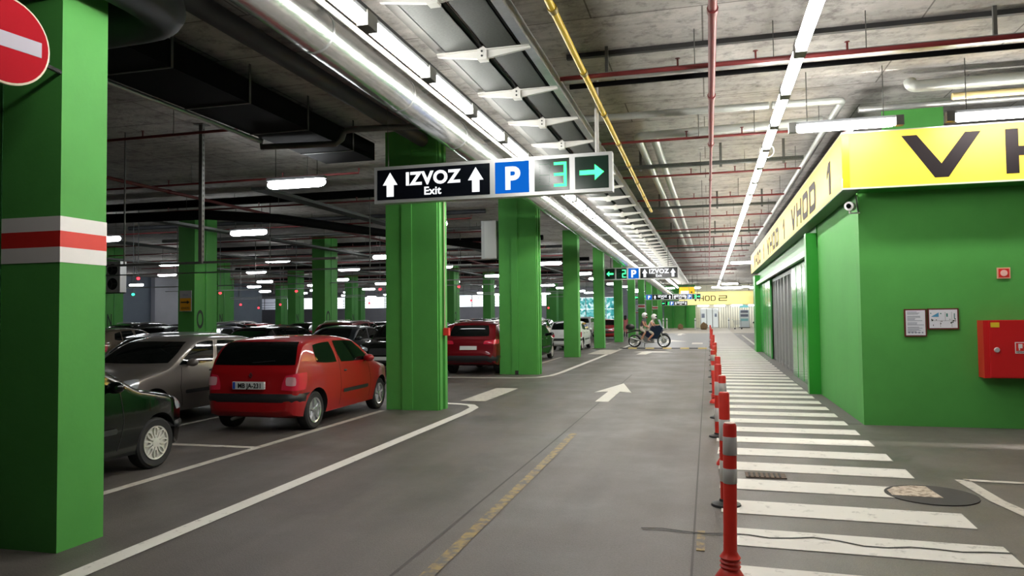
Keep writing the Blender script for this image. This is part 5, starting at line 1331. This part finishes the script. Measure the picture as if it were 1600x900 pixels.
bwheel(0, .33, .14); bwheel(1.50, .345, .11)
for s in (-1, 1): MB().tube([(1.50, s * .09, .345), (1.30, s * .09, .82), (1.17, s * .09, 1.08)], [.032, .026, .024], 10).build('fork_leg', STEEL, mc, 40)
MB().prism([(.25, .70), (.52, .86), (1.05, .78), (1.12, .96), (1.28, .92), (1.16, .60), (.98, .46), (.62, .46), (.40, .60)], lambda u, v: (u, -.13, v), (0, .26, 0)).build('frame', BPLAST, mc)
mb = MB(); mb.tube([(.80, 0, .95), (.90, 0, .98), (1.05, 0, 1.0), (1.16, 0, .97), (1.22, 0, .92)], [.10, .15, .17, .15, .08], 14); mb.build('fuel_tank', NAVY, mc, 50)
mb = MB()
for s in (-1, 1): mb.prism([(.62, .56), (.86, .46), (1.18, .44), (1.38, .74), (1.50, .98), (1.34, 1.14), (1.0, 1.0), (.66, .82)], lambda u, v, s=s: (u, s * .20, v), (0, -s * .05, 0))
mb.prism([(1.18, .80), (1.44, .92), (1.48, 1.0), (1.34, 1.12), (1.2, 1.05)], lambda u, v: (u, -.17, v), (0, .34, 0)); mb.build('fairing', NAVY, mc)
mb = MB(); mb.add([(1.36, -.16, 1.08), (1.36, .16, 1.08), (1.24, .14, 1.42), (1.24, -.14, 1.42), (1.45, 0, 1.06), (1.31, 0, 1.44)], [(0, 4, 5, 3), (4, 1, 2, 5)]); mb.build('windscreen', mat('screen_tint', (150, 165, 170), 0.08, spec=0.8), mc)
MB().ball((1.46, 0, .98), .06, .15, .085).build('headlamp', HEADL, mc, 60)
MB().prism([(1.22, .70), (1.36, .74), (1.62, .73), (1.78, .62), (1.60, .70)], lambda u, v: (u, -.06, v), (0, .12, 0)).build('front_mudguard', NAVY, mc)
MB().prism([(-.42, .72), (-.05, .80), (.35, .86), (.35, .92), (-.1, .86), (-.36, .80)], lambda u, v: (u, -.09, v), (0, .18, 0)).build('rear_mudguard', BPLAST, mc)
MB().prism([(.05, .90), (.46, .92), (.56, .84), (.86, .84), (.80, .78), (.4, .80), (.05, .84)], lambda u, v: (u, -.14, v), (0, .28, 0)).build('seat', BPLAST, mc)
mb = MB(); mb.box(.52, .98, -.17, .17, .24, .60); mb.tube([(.74, 0, .55), (.98, 0, .72)], .11, 12); mb.tube([(.62, -.2, .40), (.62, .2, .40)], .11, 14); mb.build('engine', mat('engine_alloy', (128, 128, 130), 0.4, 0.7), mc)
MB().tube([(1.0, -.14, .52), (1.02, -.16, .30), (.6, -.18, .24), (.3, -.19, .36), (-.2, -.20, .50)], [.024, .024, .026, .045, .05], 10).build('exhaust', STEEL, mc, 40)
for s in (-1, 1): MB().tube([(0, s * .09, .33), (.55, s * .1, .42)], .025, 8).build('swingarm', BPLAST, mc)
MB().tube([(1.10, -.36, 1.13), (1.18, -.15, 1.12), (1.18, .15, 1.12), (1.10, .36, 1.13)], .014, 8).build('handlebar', BPLAST, mc)
tcb = MB(); tcb.ball((-.22, 0, 1.05), .24, .24, .16, 16, 10); tcb.build('top_case', BPLAST, mc, 60)
MB().bar((-.38, 0, .86), (.1, 0, .90), .2, .03).build('luggage_rack', BPLAST, mc)
for s in (-1, 1):
    MB().tube([(1.14, s * .28, 1.14), (1.16, s * .34, 1.32)], .008, 6).build('mirror_stalk', BPLAST, mc); MB().ball((1.14, s * .37, 1.35), .02, .07, .045).build('mirror', BPLAST, mc, 60)
MB().ball((-.44, 0, .76), .03, .08, .04).build('tail_lamp', TAILL, mc)
MB().tube([(.5, .14, .3), (.42, .34, .02)], .014, 6).build('side_stand', BPLAST, mc)

# ================================================================ PEOPLE ON FOOT
def walker(stride, hair, bag=None, long_hair=False):
    J = {'hip': V((0, 0, .92)), 'waist': V((.01, 0, 1.10)), 'chest': V((.02, 0, 1.30)), 'neck': V((.02, 0, 1.45)), 'head': V((.04, 0, 1.57))}
    for s, q in ((1, 'l'), (-1, 'r')):
        f = stride * s; J['sh' + q] = V((.01, s * .17, 1.38)); J['el' + q] = V((-f * .25, s * .23, 1.12)); J['wr' + q] = V((-f * .35 + .08, s * .22, .90))
        J['hp' + q] = V((0, s * .09, .88)); J['kn' + q] = V((f * .5 + .05, s * .09, .49)); J['an' + q] = V((f * .8 - .02, s * .09, .085)); J['to' + q] = V((f * .8 + .14, s * .10, .042))
    def ex(t, J):
        h = J['head']; mb = MB(); mb.ball((h.x - .022, 0, h.z + .045), .108, .103, .105, 16, 10)
        if long_hair: mb.ball((h.x - .07, 0, h.z - .10), .06, .09, .16, 14, 8)
        mb.build('hair', hair, t, 60)
    return J, ex
J, ex = walker(.22, HAIRB, long_hair=True)
g_ = atZ(1052.5, 511.5)
person('pedestrian in a dark top and pale blue trousers by the far green wall', g_, math.radians(-90), J, [mat('dark_top', (36, 38, 48), 0.8), mat('dark_top', (36, 38, 48), .8), mat('pale_blue_cloth', (150, 190, 205), 0.8), mat('dark_top', (36, 38, 48), .8), BPLAST, SKIN], extras=ex)
J, ex = walker(.12, HAIRB, long_hair=True)
g_ = atZ(977.5, 527)
person('pedestrian in a long pink top walking between the lane pillars', g_, math.radians(90), J, [mat('pink_cloth', (236, 140, 140), 0.8)] * 3 + [BPLAST, BPLAST, SKIN], extras=ex, sc=0.96)

# ================================================================ FAR END
v2 = thing('lightbox_sign', 'pale yellow lightbox lettered VHOD 2 above the far doors', 'sign', (-3.3, 88.0, 2.68))
B(0, 8.3, 0, 0.01, 0.03, 1.57).build('panel', LBOXP, v2)
B(0, 8.3, 0, 0.4, 0, 0.03).build('bottom_tray', ISIDE, v2); B(0, 8.3, 0, 0.4, 1.57, 1.6).build('top_cap', ISIDE, v2); B(0, 8.3, 0.37, 0.4, 0.03, 1.57).build('back_panel', ISIDE, v2)
for s in (0, 8.27): B(s, s + .03, 0.01, 0.37, .03, 1.57).build('end_cap', ISIDE, v2)
LBT2 = glow('far_lightbox_tube', (255, 252, 240), 700.0)
tm3 = MB().tube([(0, .2, 0), (1.4, .2, 0)], .018, 6).mesh('inner_tube', (LBT2,))
for z in (.4, 1.15):
    for k in range(5): link('inner_tube', tm3, v2, (.4 + 1.55 * k, 0, z))
for x in (.5, 7.8): MB().tube([(x, .2, 1.6), (x, .2, CZ - 2.68)], .03, 6).build('hanger_post', DSTEEL, v2)
x83 = atY(1083, 467, 88).x + 3.3
word(v2, 'VHOD', (x83, -0.001, .48), (1, 0, 0), (0, -1, 0), .62, .54, .66, .10)
word(v2, '2', (atY(1123, 467, 88).x + 3.3, -0.001, .48), (1, 0, 0), (0, -1, 0), .62, .92, .9, .11)
# doors, slatted wall
d4 = struct('door_4', B(-.95, 1.15, 91.40, 91.48, 0, 2.35), ALU)
for k, (a, b) in enumerate(((-.85, -.25), (-.18, .42), (.5, 1.08))): B(a, b, 91.36, 91.40, .08, 2.2).build('glass_pane', glow('lit_doorway', (226, 232, 226), 0.75), d4)
for a in (-.22, .46): B(a - .03, a + .03, 91.34, 91.40, 0, 2.3).build('door_stile', DSTEEL, d4)
B(-.8, -.45, 91.33, 91.36, 1.2, 1.7).build('door_notice', PRT, d4); B(.7, .95, 91.33, 91.36, 1.3, 1.7).build('door_notice', PRT, d4)
ws = struct('wall_slats', B(1.2, 6.1, 91.3, 91.5, 0, 2.7), mat('slat_shadow', (176, 170, 150), 0.7))
sm_ = B(0, .19, 91.2, 91.3, 0, 2.7).mesh('slat', (mat('slat_ivory', (240, 236, 216), 0.6),))
for k in range(18): link('slat', sm_, ws, (1.25 + .265 * k, 0, 0))
bw = struct('wall_tiles', B(-1.55, -1.0, 91.3, 91.5, 0, 2.7), mat('tile_grout', (150, 144, 124), 0.7))
tmn = B(0, .17, 91.27, 91.3, 0, .17).mesh('tile', (mat('tile_ivory', (232, 224, 196), 0.5),))
for i in range(3):
    for j in range(14): link('tile', tmn, bw, (-1.54 + i * .185, 0, .02 + j * .188))
for k, x in enumerate((-4.3, -2.6)):
    struct('trim_%d' % (4 + k), B(x, x + .28, 90.85, 91.0, 0, CZ), GREEN_D)
tag(B(-.12, .12, -.12, .12, 0, CZ).build('steel_column', ALU, None, loc=(5.6, 84, 0)), 'pale steel column at the end of the far lightbox', 'column')
# boulders, posts, information stand, trolley, no-entry sign by the shutter
for k, (px, py, s) in enumerate(((1063, 514.5, .62), (1100, 515, .8))):
    q = atZ(px, py); mb = MB(); rr = random.Random(k)
    mb.ball((0, 0, s * .40), s * .5, s * .42, s * .55, 10, 7)
    mb.v = [(x * rr.uniform(.85, 1.12), y * rr.uniform(.85, 1.12), max(0, z * rr.uniform(.9, 1.1))) for x, y, z in mb.v]
    tag(mb.build('boulder', mat('boulder_stone', (150, 124, 92), 0.9, var=.25, scale=6, bump=.4, bscale=9), None, 50, loc=q), '%s brown boulder on the pale apron before the %s' % (('smaller', 'green wall') if k == 0 else ('larger', 'far doors')), 'boulder')
for k, (px, py) in enumerate(((1036.5, 514), (1042, 512.5), (1086.5, 514), (1139, 514))):
    q = atZ(px, py); q *= min(1, 87 / q.y); q.z = 0; t = thing('white_post', '%s short white safety post on the pale apron, counted from the lane pillars' % nth(k), 'post', q, group='white posts on the apron')
    MB().lathe([(0, 0), (.14, 0), (.14, .02), (.09, .04), (.085, 1.15), (.06, 1.22), (0, 1.23)], 14).build('post', WHITEM, t, 50)
    MB().lathe([(.087, .9), (.089, .9), (.089, 1.0), (.087, 1.0)], 14).build('band', PLAST_G, t)
q = atZ(1163.5, 512.5)
st = thing('information_stand', 'white and teal information stand beside the shopping trolley', 'stand', q)
B(-.55, .55, -.05, .05, .1, 2.1).build('panel', mat('stand_white', (228, 238, 238), .4), st)
for z in (1.75, 1.3, .8): B(-.42, .42, -.06, -.05, z, z + .28).build('poster', PRT if z != .8 else mat('stand_teal', (150, 214, 214), .4), st)
B(-.6, .6, -.25, .25, 0, .1).build('base', DSTEEL, st)
MB().prism([(-.5, 2.35), (.5, 2.35), (.5, 2.6), (.15, 2.6), (0, 3.0), (-.15, 2.6), (-.5, 2.6)], lambda u, v: (u, -.03, v), (0, .05, 0)).build('header', glow('stand_header', (150, 230, 230), .7), st)
MB().bar((0, 0, 2.1), (0, 0, 2.4), .06, .06).build('header_post', ALU, st)
q = atZ(1153, 514.5)
ty_ = thing('shopping_trolley', 'grey wire shopping trolley beside the white and teal stand', 'trolley', q)
mb = MB()
for k in range(9):
    u = -.36 + k * .09; mb.bar((u, -.26, .5), (u, -.26, .95), .012, .012); mb.bar((u, .26, .5), (u, .26, .95), .012, .012); mb.bar((u, -.26, .5), (u, .26, .5), .012, .012)
for z in (.5, .65, .8, .95):
    for s in (-.26, .26): mb.bar((-.38, s, z), (.38, s, z), .014, .014)
    for s in (-.38, .38): mb.bar((s, -.26, z), (s, .26, z), .014, .014)
mb.build('basket', STEEL, ty_)
MB().tube([(-.55, -.26, 1.02), (-.55, .26, 1.02)], .02, 8).build('handle', mat('handle_teal', (90, 190, 190), .4), ty_)
mb = MB()
for s in (-.24, .24): mb.tube([(-.55, s, 1.02), (-.40, s, .9), (-.30, s, .15), (.40, s, .15)], .014, 6); mb.tube([(.3, s, .15), (.34, s, .5)], .012, 6)
mb.build('frame', STEEL, ty_)
for a in (-.3, .38):
    for s in (-.24, .24): MB().lathe([(0, -.015), (.07, -.015), (.07, .015), (0, .015)], 14, 'Y', (a, s, .07)).build('wheel', RUBBER, ty_)
q = atY(1023, 482, 91.9)
n2 = thing('no_entry_sign', 'far red no-entry sign on the grey shutter wall', 'sign', (q.x, 91.9, q.z))
B(-.62, .62, -.03, .1, -.45, .45).build('backboard', mat('board_pale', (196, 200, 206), .5), n2)
MB().lathe([(0, -.05), (.40, -.05), (.40, -.03), (0, -.03)], 32, 'Y').build('red_disc', mat('sign_red', (190, 28, 34), .35), n2)
B(-.30, .30, -.055, -.05, -.07, .07).build('white_bar', WHITE_P, n2)
q = atY(1013, 482, 91.9)
n3 = thing('route_board', 'pale blank board beside the far no-entry sign', 'sign', (q.x - .75, 91.92, q.z))
B(-.85, .5, -.03, .08, -.45, .45).build('backboard', mat('board_pale', (196, 200, 206), .5), n3); B(-.7, .4, -.035, -.03, -.3, -.18).build('text_line', PRT, n3)
B(-.86, .51, -.035, .08, -.52, -.45).build('frame_edge', mat('sign_red', (190, 28, 34), .35), n3)
